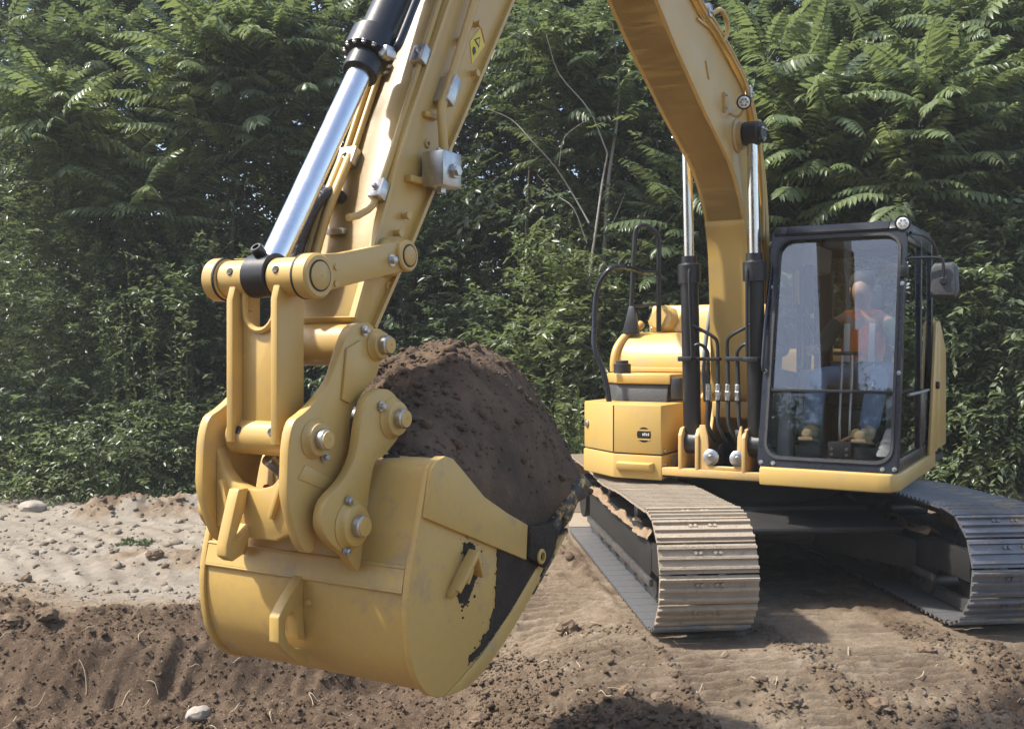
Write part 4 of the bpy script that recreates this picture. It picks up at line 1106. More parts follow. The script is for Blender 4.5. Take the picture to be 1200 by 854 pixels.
for ti, (s0, mname, lab) in enumerate(((-0.95, "shoe_dusty", "track caked with dry pale dirt"), (0.97, "shoe_clean", "track with bare bluish steel shoes"))):
    # chain of links inside the shoes
    gch = Geo()
    n = NS * 2
    for side in (-0.085, 0.085):
        for k in range(NS):
            t, z, dt, dz = track_path((k + 0.5) * PER / NS)
            nx, nz = -dz, dt
            h = PER / NS * 0.53
            pts = []
            for a, b_ in ((-h, 0.012), (h, 0.012), (h * 0.9, 0.09), (-h * 0.9, 0.09)):
                pts.append((t + dt * a + nx * b_, z + dz * a + nz * b_))
            gch.poly([T(p[0], s0 + side - 0.022, p[1]) for p in pts], [T(p[0], s0 + side + 0.022, p[1]) for p in pts], 0)
    trk = gch.build("track", "steel_worn", EX)
    trk["label"] = lab
    meA, meB = shoe_mesh("shoe", mname, 1), shoe_mesh("shoe", "shoe_clean", 1)
    for k in range(NS):
        t, z, dt, dz = track_path((k + 0.5) * PER / NS + 0.03)
        X_ = T(dt, 0, dz) - T(0, 0, 0)
        N_ = T(0, 0, 0) - T(-dz, 0, dt)
        Y_ = N_.cross(X_)
        o = bpy.data.objects.new("shoe", meA if z > 0.12 else meB)
        M = Matrix.Identity(4)
        M.col[0][:3], M.col[1][:3], M.col[2][:3] = X_, Y_, N_
        M.col[3][:3] = T(t, s0, z)
        link(o, trk)
        o.matrix_basis = M
    zc = TR + 0.045
    g = Geo()
    fpts = [(-1.25, 0.23), (1.18, 0.23), (1.22, 0.30), (1.22, 0.46), (1.10, 0.50), (0.6, 0.53), (-0.6, 0.53), (-1.25, 0.50)]
    g.poly([T(a, s0 - 0.19, b_) for a, b_ in fpts], [T(a, s0 + 0.19, b_) for a, b_ in fpts], 0.02)
    g.build("track_frame", "undercarriage", trk)
    for side in (-0.205, 0.205):
        g = Geo().bar(T(-1.2, s0 + side, 0.235), T(1.3, s0 + side, 0.235), 0.03, 0.05, bevel=0.005)
        g.build("guide_rail", "steel_worn", trk)
    g = Geo().cyl(T(TL, s0 - 0.075, zc), T(TL, s0 + 0.075, zc), TR - 0.075, 36).cyl(T(TL, s0 - 0.15, zc), T(TL, s0 + 0.15, zc), 0.10, 24)
    g.build("idler", "undercarriage", trk)
    for side in (-0.15, 0.15):
        tbox(Geo(), 1.12, 1.70, s0 + side - 0.03, s0 + side + 0.03, zc - 0.10, zc + 0.09, 0.008).build("idler_yoke", "undercarriage", trk)
    g = Geo().cyl(T(-TL, s0 - 0.06, zc), T(-TL, s0 + 0.06, zc), TR - 0.085, 21).cyl(T(-TL, s0 - 0.2, zc), T(-TL, s0 + 0.2, zc), 0.20, 30)
    g.build("sprocket", "undercarriage", trk)
    for k in range(7):
        t = -1.05 + k * 0.35
        Geo().lathe(T(t, s0 - 0.15, 0.165), T(0, 1, 0) - T(0, 0, 0), [(0, 0.05), (0.02, 0.09), (0.05, 0.09), (0.055, 0.075), (0.245, 0.075), (0.25, 0.09), (0.28, 0.09), (0.30, 0.05)], 20).build("roller", "steel_worn", trk)
    for t in (-0.55, 0.5):
        Geo().cyl(T(t, s0 - 0.14, 0.575), T(t, s0 + 0.14, 0.575), 0.055, 18).build("carrier_roller", "steel_worn", trk)
    # earth packed on the track frame, a ridge of mud along each side
    for side in (-0.165, 0.165):
        tt = np.arange(-1.15, 1.22, 0.018)
        cc = np.linspace(-0.5, 0.5, 11)
        Tg, Cg = np.meshgrid(tt, cc, indexing='ij')
        hgt = np.clip(fbm(Tg * 3 + ti * 7, Cg + side * 20, 3, 71) - 0.30, 0, 1) * 0.22
        prof = np.clip(1 - (2 * Cg) ** 2, 0, 1) ** 0.6
        Zg = 0.50 + hgt * prof + (fbm(Tg * 28, Cg * 5 + side * 9, 3, 73) - 0.5) * 0.045 * prof
        Sg = s0 + side + Cg * 0.11 + (fbm(Tg * 9, Cg * 2, 2, 75) - 0.5) * 0.05
        V = np.stack([TOX + Tg * cd_ - Sg * sd_, TOY + Tg * sd_ + Sg * cd_, Zg], 2).reshape(-1, 3)
        idx = np.arange(Tg.size).reshape(Tg.shape)
        F = np.stack([idx[:-1, :-1].ravel(), idx[1:, :-1].ravel(), idx[1:, 1:].ravel(), idx[:-1, 1:].ravel()], 1)
        np_mesh("packed_earth", V, F, "mud", trk, smooth=True)

# ------------------------------------------------------------------ soil heaped in the bucket
def to_world(pts):
    """machine frame -> world for an (n,3) array"""
    a = R(240)
    c, s = math.cos(a), math.sin(a)
    P = np.asarray(pts, float)
    return np.stack([1.95 + P[:, 0] * c - P[:, 1] * s, 8.2 + P[:, 0] * s + P[:, 1] * c, P[:, 2]], 1)


def soil_heap():
    xs = np.arange(3.84, 5.22, 0.0085)
    ys = np.arange(-0.462, 0.4621, 0.0085)
    X, Yy = np.meshgrid(xs, ys, indexing='ij')
    cx = np.array([3.84, 3.88, 3.95, 4.08, 4.25, 4.45, 4.65, 4.85, 5.05, 5.2])
    cz = np.array([1.20, 1.31, 1.48, 1.66, 1.765, 1.785, 1.765, 1.675, 1.55, 1.40])
    zc = np.interp(X, cx, cz)
    k = np.ones(9) / 9
    zc1 = np.interp(xs, cx, cz)
    zp = np.pad(zc1, 4, mode='edge')
    zc = np.repeat(np.convolve(zp, k, mode='valid')[:, None], len(ys), 1)
    rx = np.array([3.84, 4.2, 4.45, 4.62, 4.78, 4.94, 5.11, 5.2])
    rz = np.array([1.12, 1.10, 1.08, 1.11, 1.17, 1.25, 1.36, 1.37])
    zr = np.interp(X, rx, rz)
    q = np.clip(np.abs(Yy + 0.04 * (fbm(X * 4, Yy * 4, 3, 5) - 0.5)) / 0.47, 0, 1)
    f = 1 - q ** 2.9
    Z = zr + (zc - zr) * f
    lump = fbm(X * 14, Yy * 14, 4, 3)
    fine = fbm(X * 48, Yy * 48, 3, 9)
    rough = 0.22 + 0.95 * sstep(4.4, 4.9, X) * sstep(0.35, 0.1, Yy) + 0.35 * sstep(1.6, 1.75, Z)
    Z = Z + (lump - 0.5) * 0.050 * rough + (np.abs(fine - 0.5) - 0.12) * 0.045 * (0.4 + rough * 0.8)
    Z = Z + (fbm(X * 3, Yy * 3, 3, 21) - 0.5) * 0.05
    Xr = np.where(X < 4.35, 4.35 - (4.35 - X) * (1 - 0.30 * (np.abs(Yy) / 0.46) ** 3), X)
    xo = Xr + (fbm(X * 20, Yy * 20, 3, 33) - 0.5) * 0.03
    V = np.stack([xo.ravel(), Yy.ravel(), Z.ravel()], 1)
    nx_, ny_ = X.shape
    idx = np.arange(nx_ * ny_).reshape(nx_, ny_)
    F = np.stack([idx[:-1, :-1].ravel(), idx[1:, :-1].ravel(), idx[1:, 1:].ravel(), idx[:-1, 1:].ravel()], 1)
    # skirt going down and inwards, resting in the bucket
    rim = np.concatenate([idx[:, 0], idx[-1, 1:], idx[-2::-1, -1], idx[0, -2:0:-1]])
    rv = V[rim]
    low = rv.copy()
    low[:, 0] = 4.70 + (rv[:, 0] - 4.70) * 0.66
    low[:, 1] = rv[:, 1] * 0.9
    low[:, 2] = np.interp(low[:, 0], [4.05, 4.3, 4.6, 4.9, 5.2], [1.10, 1.06, 0.92, 0.80, 0.86])
    base = len(V)
    V = np.concatenate([V, low])
    m_ = len(rim)
    j = (np.arange(m_) + 1) % m_
    SF = np.stack([rim, rim[j], base + j, base + np.arange(m_)], 1)[:, ::-1]
    F = np.concatenate([F, SF])
    o = np_mesh("soil_heap", to_world(V), F, "heap_soil", smooth=True)
    tag(o, "heap of dark brown soil piled up in the excavator bucket", "soil", kind="stuff")
    return xs, ys, X, Yy, Z


_hx, _hy, HXg, HYg, HZg = soil_heap()


def ico(sub=0):
    b = bmesh.new()
    bmesh.ops.create_icosphere(b, subdivisions=sub + 1, radius=1.0)
    v = np.array([q.co[:] for q in b.verts])
    f = np.array([[q.index for q in p.verts] for p in b.faces])
    b.free()
    return v, f


def lumps(name, centers, sizes, material, sub=0, seed=1, flat=0.75):
    """Many small rough lumps as one mesh."""
    rg = np.random.default_rng(seed)
    v0, f0 = ico(sub)
    n, k = len(centers), len(v0)
    jit = rg.uniform(0.62, 1.25, (n, k, 1))
    V = v0[None] * jit + rg.normal(0, 0.12, (n, k, 3))
    V[:, :, 2] *= flat
    V[:, :, 0] *= rg.uniform(0.75, 1.4, (n, 1))
    a = rg.uniform(0, 2 * np.pi, n)
    ca, sa = np.cos(a)[:, None], np.sin(a)[:, None]
    x = V[:, :, 0] * ca - V[:, :, 1] * sa
    y = V[:, :, 0] * sa + V[:, :, 1] * ca
    V = np.stack([x, y, V[:, :, 2]], 2) * np.asarray(sizes)[:, None, None] + np.asarray(centers)[:, None, :]
    F = (f0[None] + (np.arange(n) * k)[:, None, None]).reshape(-1, 3)
    return np_mesh(name, V.reshape(-1, 3), F, material, smooth=False)


# crumbs lying on the heap
n = 1500
ii = RNG.integers(2, len(_hx) - 2, n)
jj = RNG.integers(2, len(_hy) - 2, n)
pts = np.stack([np.where(HXg < 4.35, 4.35 - (4.35 - HXg) * (1 - 0.30 * (np.abs(HYg) / 0.46) ** 3), HXg)[ii, jj], HYg[ii, jj], HZg[ii, jj]], 1)
o = lumps("heap_crumbs", to_world(pts), RNG.gamma(2.0, 0.0032, n) + 0.003, "heap_soil", 0, 4)
tag(o, "loose crumbs of soil scattered over the bucket heap", "soil", kind="stuff")

# ------------------------------------------------------------------ ground
EXC = np.array([1.95 - 0.008, 8.2 - 0.134])
TA = R(240 + 35.0)
TDX, TDY = math.cos(TA), math.sin(TA)


def track_coords(X, Yw):
    dx, dy = X - EXC[0], Yw - EXC[1]
    return dx * TDX + dy * TDY, -dx * TDY + dy * TDX


def pit_edge(X):
    return 7.30 + 0.10 * (X + 2.2) + 0.7 * (vnoise(X * 0.8, X * 0 + 3.1, 4) - 0.5) + 0.22 * (vnoise(X * 3.1, X * 0 + 1.7, 8) - 0.5)


def ground_maps(X, Yw):
    """height, moisture (0 dry pale .. 1 fresh dark) and looseness."""
    t, s = track_coords(X, Yw)
    e = pit_edge(X) - Yw                                   # distance inside the pit
    m = sstep(0.55, -0.9, X)                               # the pit fades out to the right
    prof = -0.10 * sstep(0.0, 0.35, e) - 0.34 * sstep(0.38, 0.72, e) - 0.10 * sstep(0.7, 2.0, e)
    h = prof * m
    # scraped claw marks on the pit face
    face = sstep(0.36, 0.45, e) * sstep(0.85, 0.62, e) * m
    h = h + face * (0.09 * (vnoise(X * 8 + e * 4, e * 1.5, 6) - 0.5) + 0.05 * (vnoise(X * 21 + e * 6, e * 3, 16) - 0.5))
    moist = m * sstep(-0.12, 0.10, e + 0.25 * (fbm(X * 3, Yw * 3, 3, 2) - 0.5))
    # loose spoil in front of the tracks
    spoil = sstep(6.45, 5.9, Yw + 0.5 * (fbm(X * 1.3, Yw * 1.3, 3, 12) - 0.5)) * sstep(-1.2, 0.2, X) * (0.35 + 0.65 * sstep(0.42, 0.56, fbm(X * 0.9 + 3, Yw * 0.9, 3, 14)))
    mound = np.exp(-((X - 0.55) / 0.75) ** 2 - ((Yw - 5.45) / 0.6) ** 2) * 0.03
    h = h + mound + spoil * 0.03
    moist = np.maximum(moist, spoil * (0.24 + 0.35 * sstep(1.4, -0.3, X)))
    # under and between the tracks the earth is churned and darker
    under = sstep(1.5, 1.1, np.abs(s)) * sstep(2.35, 1.95, np.abs(t))
    moist = np.maximum(moist, under * 0.30)
    moist = np.maximum(moist, (0.04 + 0.66 * sstep(0.35, 0.66, fbm(X * 1.7, Yw * 1.7, 4, 35))) * sstep(-1.4, 0.1, X))

    # imprints of the track shoes before and behind each track
    imp = np.zeros_like(X)
    for s0 in (-0.95, 0.97):
        lane = sstep(0.36, 0.30, np.abs(s - s0 + 0.05 * (vnoise(t * 0.9, t * 0, 5) - 0.5)))
        keep = sstep(0.32, 0.55, fbm(X * 1.6, Yw * 1.6, 3, 31))
        imp = np.maximum(imp, lane * (1 - sstep(4.2, 5.2, t)) * keep)
    for s0, a in ((-1.75, 0.0), (-0.15, 0.0)):
        lane = sstep(0.42, 0.30, np.abs(s - s0 - 0.1 * np.sin(t)))
        keep = sstep(0.35, 0.6, fbm(X * 1.4 + 5, Yw * 1.4, 3, 41))
        imp = np.maximum(imp, lane * keep * sstep(-4.5, -2.0, t) * (1 - sstep(2.6, 3.2, t)))
    imp = imp * (1 - spoil * 0.35 * sstep(1.2, 0.4, X)) * (1 - moist * 0.3 * m)
    moist = np.where(moist > 0, np.maximum(moist - 0.30 * imp, -0.12), moist)
    wav = np.sin(2 * np.pi * (t + 0.03 * vnoise(s * 4, t * 4, 3)) / 0.10)
    wav = np.sign(wav) * np.abs(wav) ** 0.6
    h = h + imp * (0.028 * wav * (0.5 + fbm(X * 5, Yw * 5, 2, 77)) - 0.014)
    # old curved wheel marks on the pale ground at the left
    rr = np.hypot(X + 9.5, Yw - 4.6)
    lane = sstep(-2.2, -2.8, X) * sstep(7.3, 7.9, Yw) * sstep(11.6, 10.4, Yw)
    h = h + lane * 0.010 * np.sin(rr * 2 * np.pi / 0.21) * (0.4 + fbm(X * 2, Yw * 2, 2, 7))
    # clods pushed up in rows
    row = np.exp(-((Yw - (11.0 + 0.14 * (X + 3.5))) / 0.30) ** 2) * sstep(-4.9, -4.2, X) * sstep(-1.5, -2.6, X)
    h = h + row * (0.05 + 0.20 * fbm(X * 4, Yw * 4, 3, 13))
    row2 = np.exp(-((Yw - (8.55 - 0.10 * (X + 2.5))) / 0.35) ** 2) * sstep(-3.6, -3.0, X) * sstep(0.2, -1.0, X)
    h = h + row2 * (0.10 * fbm(X * 4, Yw * 4, 3, 15))
    moist = np.maximum(moist, np.maximum(row * 0.75, row2 * 0.4) * sstep(0.35, 0.6, fbm(X * 3, Yw * 3, 3, 17)))
    bank = np.exp(-((X - 6.3) / 1.5) ** 2 - ((Yw - 11.7) / 0.8) ** 2) * 0.42
    h = h + bank
    moist = np.maximum(moist, bank * 0.9)
    pale = sstep(-0.7, -1.9, X) * sstep(0.0, -0.75, e + 0.7 * (fbm(X * 1.6, Yw * 1.6, 4, 93) - 0.5))
    moist = moist - (0.28 + 0.35 * fbm(X * 1.2, Yw * 2.0, 4, 91)) * pale * np.clip(1 - 1.6 * moist, 0, 1)
    # general relief
    pl_ = sstep(-0.05, -0.3, moist)
    lo = np.clip(0.24 - 0.14 * pl_ + np.clip(moist, 0, 1) * 0.85 + spoil * 0.6 + row * 0.5 + 0.30 * sstep(0.5, 0.72, fbm(X * 1.1, Yw * 1.1, 3, 19)), 0, 1)
    lo = np.clip(lo + 0.30 * under, 0, 1) * (1 - 0.45 * face)
    h = h + (fbm(X * 0.5, Yw * 0.5, 3, 1) - 0.5) * 0.10 * (1 - under)
    bill = np.abs(fbm(X * 7, Yw * 7, 3, 23) - 0.5) * 2
    bill2 = np.abs(fbm(X * 19, Yw * 19, 3, 25) - 0.5) * 2
    h = h + lo * ((0.35 - bill) * 0.085 + (0.35 - bill2) * 0.055) * (1 - 0.85 * imp) + (fbm(X * 30, Yw * 30, 2, 27) - 0.5) * 0.020
    h = h * (1 - 0.45 * under) - 0.012 * under
    bed = sstep(2.1, 1.9, np.abs(t)) * (sstep(0.36, 0.31, np.abs(s + 0.95)) + sstep(0.36, 0.31, np.abs(s - 0.97)))
    h = np.where(bed > 0, np.minimum(h, h * (1 - bed) - 0.012 * bed), h)
    h = h + sstep(14, 40, Yw) * 0.6
    return h, np.clip(moist, -0.5, 1), lo, imp


def ground():
    def axis(parts):
        out = []
        for a, b_, st in parts:
            out.append(np.arange(a, b_, st))
        return np.concatenate(out)
    xs = axis([(-90, -20, 10), (-20, -8, 1.0), (-8, -4.6, 0.10), (-4.6, 4.2, 0.021), (4.2, 8, 0.06), (8, 20, 1.0), (20, 91, 10)])
    ys = axis([(-60, -10, 10), (-10, 3.5, 0.8), (3.5, 4.5, 0.05), (4.5, 7.6, 0.0165), (7.6, 9.6, 0.024), (9.6, 11.8, 0.04), (11.8, 15, 0.1), (15, 30, 1.0), (30, 121, 10)])
    X, Yw = np.meshgrid(xs, ys, indexing='ij')
    h, moist, lo, imp = ground_maps(X, Yw)
    V = np.stack([X.ravel(), Yw.ravel(), h.ravel()], 1)
    a, b_ = X.shape
    idx = np.arange(a * b_).reshape(a, b_)
    F = np.stack([idx[:-1, :-1].ravel(), idx[1:, :-1].ravel(), idx[1:, 1:].ravel(), idx[:-1, 1:].ravel()], 1)
    m = bpy.data.materials.new("earth")
    m.use_nodes = True
    nt = m.node_tree
    bs_ = nt.nodes["Principled BSDF"]
    bs_.inputs["Roughness"].default_value = 0.97
    bs_.inputs["Specular IOR Level"].default_value = 0.12
    at = nt.nodes.new("ShaderNodeAttribute")
    at.attribute_name = "moist"
    tc = nt.nodes.new("ShaderNodeTexCoord")

    def nz(scale, det=6, rg=0.65):
        q = nt.nodes.new("ShaderNodeTexNoise")
        q.inputs["Scale"].default_value = scale
        q.inputs["Detail"].default_value = det
        q.inputs["Roughness"].default_value = rg
        nt.links.new(tc.outputs["Object"], q.inputs["Vector"])
        return q.outputs["Fac"]

    def mr(sock, lo_, hi_, t0=0.0, t1=1.0):
        q = nt.nodes.new("ShaderNodeMapRange")
        q.inputs["From Min"].default_value = lo_
        q.inputs["From Max"].default_value = hi_
        q.inputs["To Min"].default_value = t0
        q.inputs["To Max"].default_value = t1
        nt.links.new(sock, q.inputs["Value"])
        return q.outputs[0]

    def mix(fac, A, B):
        q = nt.nodes.new("ShaderNodeMix")
        q.data_type = 'RGBA'
        nt.links.new(fac, q.inputs["Factor"])
        for nm, c in (("A", A), ("B", B)):
            if isinstance(c, tuple):
                q.inputs[nm].default_value = (*c, 1)
            else:
                nt.links.new(c, q.inputs[nm])
        return q.outputs["Result"]
    dry = mix(mr(nz(1.3), 0.35, 0.65), (0.268, 0.208, 0.144), (0.185, 0.139, 0.094))
    dry = mix(mr(nz(5.0, 9, 0.72), 0.50, 0.70), dry, (0.335, 0.272, 0.202))
    dry = mix(mr(nz(9.0, 9, 0.75), 0.54, 0.70), dry, (0.179, 0.134, 0.096))
    wet = mix(mr(nz(3.0), 0.35, 0.7), (0.098, 0.066, 0.044), (0.155, 0.109, 0.073))
    wet = mix(mr(nz(24.0), 0.55, 0.75), wet, (0.197, 0.147, 0.105))
    ad = nt.nodes.new("ShaderNodeMath")
    ad.operation = 'ADD'
    nt.links.new(at.outputs["Fac"], ad.inputs[0])
    nt.links.new(mr(nz(6.0), 0.3, 0.7, -0.22, 0.22), ad.inputs[1])
    col = mix(mr(ad.outputs[0], 0.15, 0.75), dry, wet)
    pal = mix(mr(nz(2.2, 9, 0.7), 0.38, 0.66), (0.325, 0.285, 0.232), (0.232, 0.198, 0.156))
    col = mix(mr(ad.outputs[0], -0.08, -0.42), col, pal)
    col = mix(mr(nz(70.0, 3), 0.60, 0.72, 0, 0.55), col, (0.455, 0.376, 0.296))
    nt.links.new(col, bs_.inputs["Base Color"])
    bp = nt.nodes.new("ShaderNodeBump")
    bp.inputs["Strength"].default_value = 1.0
    bp.inputs["Distance"].default_value = 0.02
    nt.links.new(nz(60.0, 8, 0.75), bp.inputs["Height"])
    nt.links.new(bp.outputs[0], bs_.inputs["Normal"])
    MATS["earth"] = m
    o = np_mesh("ground", V, F, "earth", smooth=True)
    aa = o.data.attributes.new("moist", 'FLOAT', 'POINT')
    aa.data.foreach_set("value", moist.ravel().astype(np.float32))
    tag(o, "bare trampled earth with a dug-out edge and track prints", kind="structure")


ground()


def hz(x, y):
    return float(ground_maps(np.array([[float(x)]]), np.array([[float(y)]]))[0][0, 0])


# loose crumbs over the earth
def scatter_crumbs(name, n, xr, yr, seed, smin, shape, material, label, keep_lo=0.3):
    rg = np.random.default_rng(seed)
    x = rg.uniform(*xr, n)
    y = rg.uniform(*yr, n)
    h, mo, lo, imp = ground_maps(x[None, :], y[None, :])
    lo, h, imp = lo[0], h[0], imp[0]
    t, s = track_coords(x, y)
    inside = (np.abs(t) < 2.1) & ((np.abs(s + 0.95) < 0.36) | (np.abs(s - 0.97) < 0.36))
    k = (rg.random(n) < keep_lo + (1 - keep_lo) * lo) & ~inside & (imp < rg.uniform(0.1, 0.8, n))
    sz = smin + rg.gamma(1.6, shape, n)
    c = np.stack([x, y, h + sz * 0.15], 1)[k]
    o = lumps(name, c, sz[k], material, 0, seed + 1)
    mo = np.clip(mo[0][k] + rg.normal(0.06, 0.12, k.sum()), -0.5, 1)
    aa = o.data.attributes.new("moist", 'FLOAT', 'POINT')
    aa.data.foreach_set("value", np.repeat(mo, len(o.data.vertices) // len(mo)).astype(np.float32))
    tag(o, label, "soil", kind="stuff")
    return o


scatter_crumbs("fresh_soil_crumbs", 17000, (-4.2, 0.4), (4.6, 7.6), 51, 0.0025, 0.0032, "earth", "fresh brown crumbs of soil over the dug-out ground", 0.12)
scatter_crumbs("spoil_crumbs", 17000, (-0.2, 3.6), (4.6, 6.6), 52, 0.0025, 0.0032, "earth", "loose light brown crumbs of soil in front of the tracks", 0.15)
scatter_crumbs("dry_soil_crumbs", 8000, (-7, 0.5), (7.4, 12.5), 53, 0.006, 0.008, "earth", "dry crumbs of soil scattered over the pale trampled ground", 0.05)

# single clods and stones one can point at
CL = [(775, 822, 0.052, "clod", "dirt_clod", "dark rounded clod lying alone on the loose soil below the dusty track"),
      (735, 812, 0.035, "clod", "dirt_clod", "small clod just beside the large rounded one below the dusty track"),
      (665, 738, 0.060, "clod", "dirt_clod", "lumpy clod on the spoil between the bucket and the dusty track"),
      (655, 760, 0.05, "clod", "dirt_clod", "clod in front of the lumpy one between bucket and dusty track"),
      (690, 742, 0.03, "clod", "dirt_clod", "small clod close to the outer corner of the dusty track"),
      (232, 846, 0.055, "stone", "stone", "buff stone half buried below the bucket at the bottom edge"),
      (258, 808, 0.026, "stone", "stone", "pale flat stone on the fresh soil just under the bucket"),
      (182, 660, 0.055, "clod", "dirt_clod", "round dark clod on the pale ground beside the bucket"),
      (39, 597, 0.105, "stone", "stone", "large pale boulder at the edge of the grass"),
      (30, 681, 0.045, "clod", "dirt_clod", "single small clod on the pale trampled ground far from the bucket"),
      (12, 715, 0.06, "clod", "dirt_clod", "clod at the left end of the dug-out edge"),
      (55, 720, 0.055, "clod", "dirt_clod", "second clod from the left on the dug-out edge"),
      (560, 848, 0.04, "clod", "dirt_clod", "clod at the bottom edge of the picture under the bucket's open end"),
      (930, 824, 0.04, "clod", "dirt_clod", "clod on the bare ground in front of the gap between the tracks"),
      (1030, 830, 0.05, "clod", "dirt_clod", "dark clod on the ground ahead of the bare steel track"),
      (1085, 770, 0.045, "clod", "dirt_clod", "clod close to the front of the bare steel track")]
for i, (px_, py_, r_, m_, nm, lab) in enumerate(CL):
    d_ = 1.78 * 1200 / (py_ - 405)
    for _ in range(6):
        gx, gy = (px_ - 600) / 1200 * d_, d_
        d_ = (1.78 - hz(gx, gy)) * 1200 / (py_ - 405)
    b = bmesh.new()
    bmesh.ops.create_icosphere(b, subdivisions=3, radius=1.0)
    rs = random.Random(100 + i)
    ph = [rs.uniform(0, 6.28) for _ in range(6)]
    gx, gy = (px_ - 600) / 1200 * d_, d_
    for v in b.verts:
        c = v.co.copy()
        q = 1 + 0.16 * math.sin(3 * c.x + ph[0]) * math.sin(3 * c.y + ph[1]) + 0.10 * math.sin(7 * c.y + ph[2]) * math.sin(6 * c.z + ph[3]) + (0.09 if m_ == "clod" else 0.03) * math.sin(15 * c.x + ph[4]) * math.sin(14 * c.y + ph[5])
        q += rs.uniform(-0.11, 0.11) if m_ == "clod" else rs.uniform(-0.03, 0.03)
        v.co = Vector((c.x * 1.25 * q, c.y * q, c.z * 0.8 * q)) * r_
    gg = Geo()
    gg._merge(b)
    o = gg.build(nm, m_, None, 22 if m_ == "clod" else 40)
    o.location = (gx, gy, hz(gx, gy) + r_ * 0.3)
    o.rotation_euler = (0, 0, rs.uniform(0, 6))
    tag(o, lab, "stone" if m_ == "stone" else "clod")

# dry straws and roots
gs = Geo()
rs = random.Random(9)
spots = [(rs.uniform(-3.6, 3.2), rs.uniform(4.9, 6.6)) for _ in range(60)] + [(rs.uniform(-3.4, -1.2), rs.uniform(5.2, 7.2)) for _ in range(30)]
for (x, y) in spots:
    a, L = rs.uniform(0, 6.28), rs.uniform(0.03, 0.13)
    P = []
    for k in range(4):
        t = k / 3 - 0.5
        xx, yy = x + L * t * math.cos(a + 0.5 * t), y + L * t * math.sin(a + 0.5 * t)
        P.append((xx, yy, hz(xx, yy) + 0.012 + rs.uniform(0, 0.012)))
    gs.tube(P, 0.0022, 5, smooth=2)
tag(gs.build("straws", "straw"), "bits of dry straw and root scattered over the soil", "straw", kind="stuff")

# ------------------------------------------------------------------ operator
PA = R(240)


def skin_mesh(name, nodes, edges, material, parent=None, root=0, sub=2):
    """nodes: [(x,y,z,r)] in the machine frame -> one continuous skinned surface (kept as a plain mesh)."""
    me = bpy.data.meshes.new(name)
    me.from_pydata([n[:3] for n in nodes], edges, [])
    o = bpy.data.objects.new(name, me)
    COL.objects.link(o)
    o.modifiers.new("skin", 'SKIN')
    for i, n in enumerate(nodes):
        sv = me.skin_vertices[0].data[i]
        r = n[3]
        sv.radius = r if isinstance(r, tuple) else (r, r)
        sv.use_root = (i == root)
    ss = o.modifiers.new("sub", 'SUBSURF')
    ss.levels = sub
    ss.render_levels = sub
    dg = bpy.context.evaluated_depsgraph_get()
    nm = bpy.data.meshes.new_from_object(o.evaluated_get(dg))
    nm.name = name
    o.modifiers.clear()
    o.data = nm
    bpy.data.meshes.remove(me)
    nm.materials.clear()
    nm.materials.append(MATS[material])
    nm.polygons.foreach_set("use_smooth", [True] * len(nm.polygons))
    if parent is not None:
        o.parent = parent
    return o


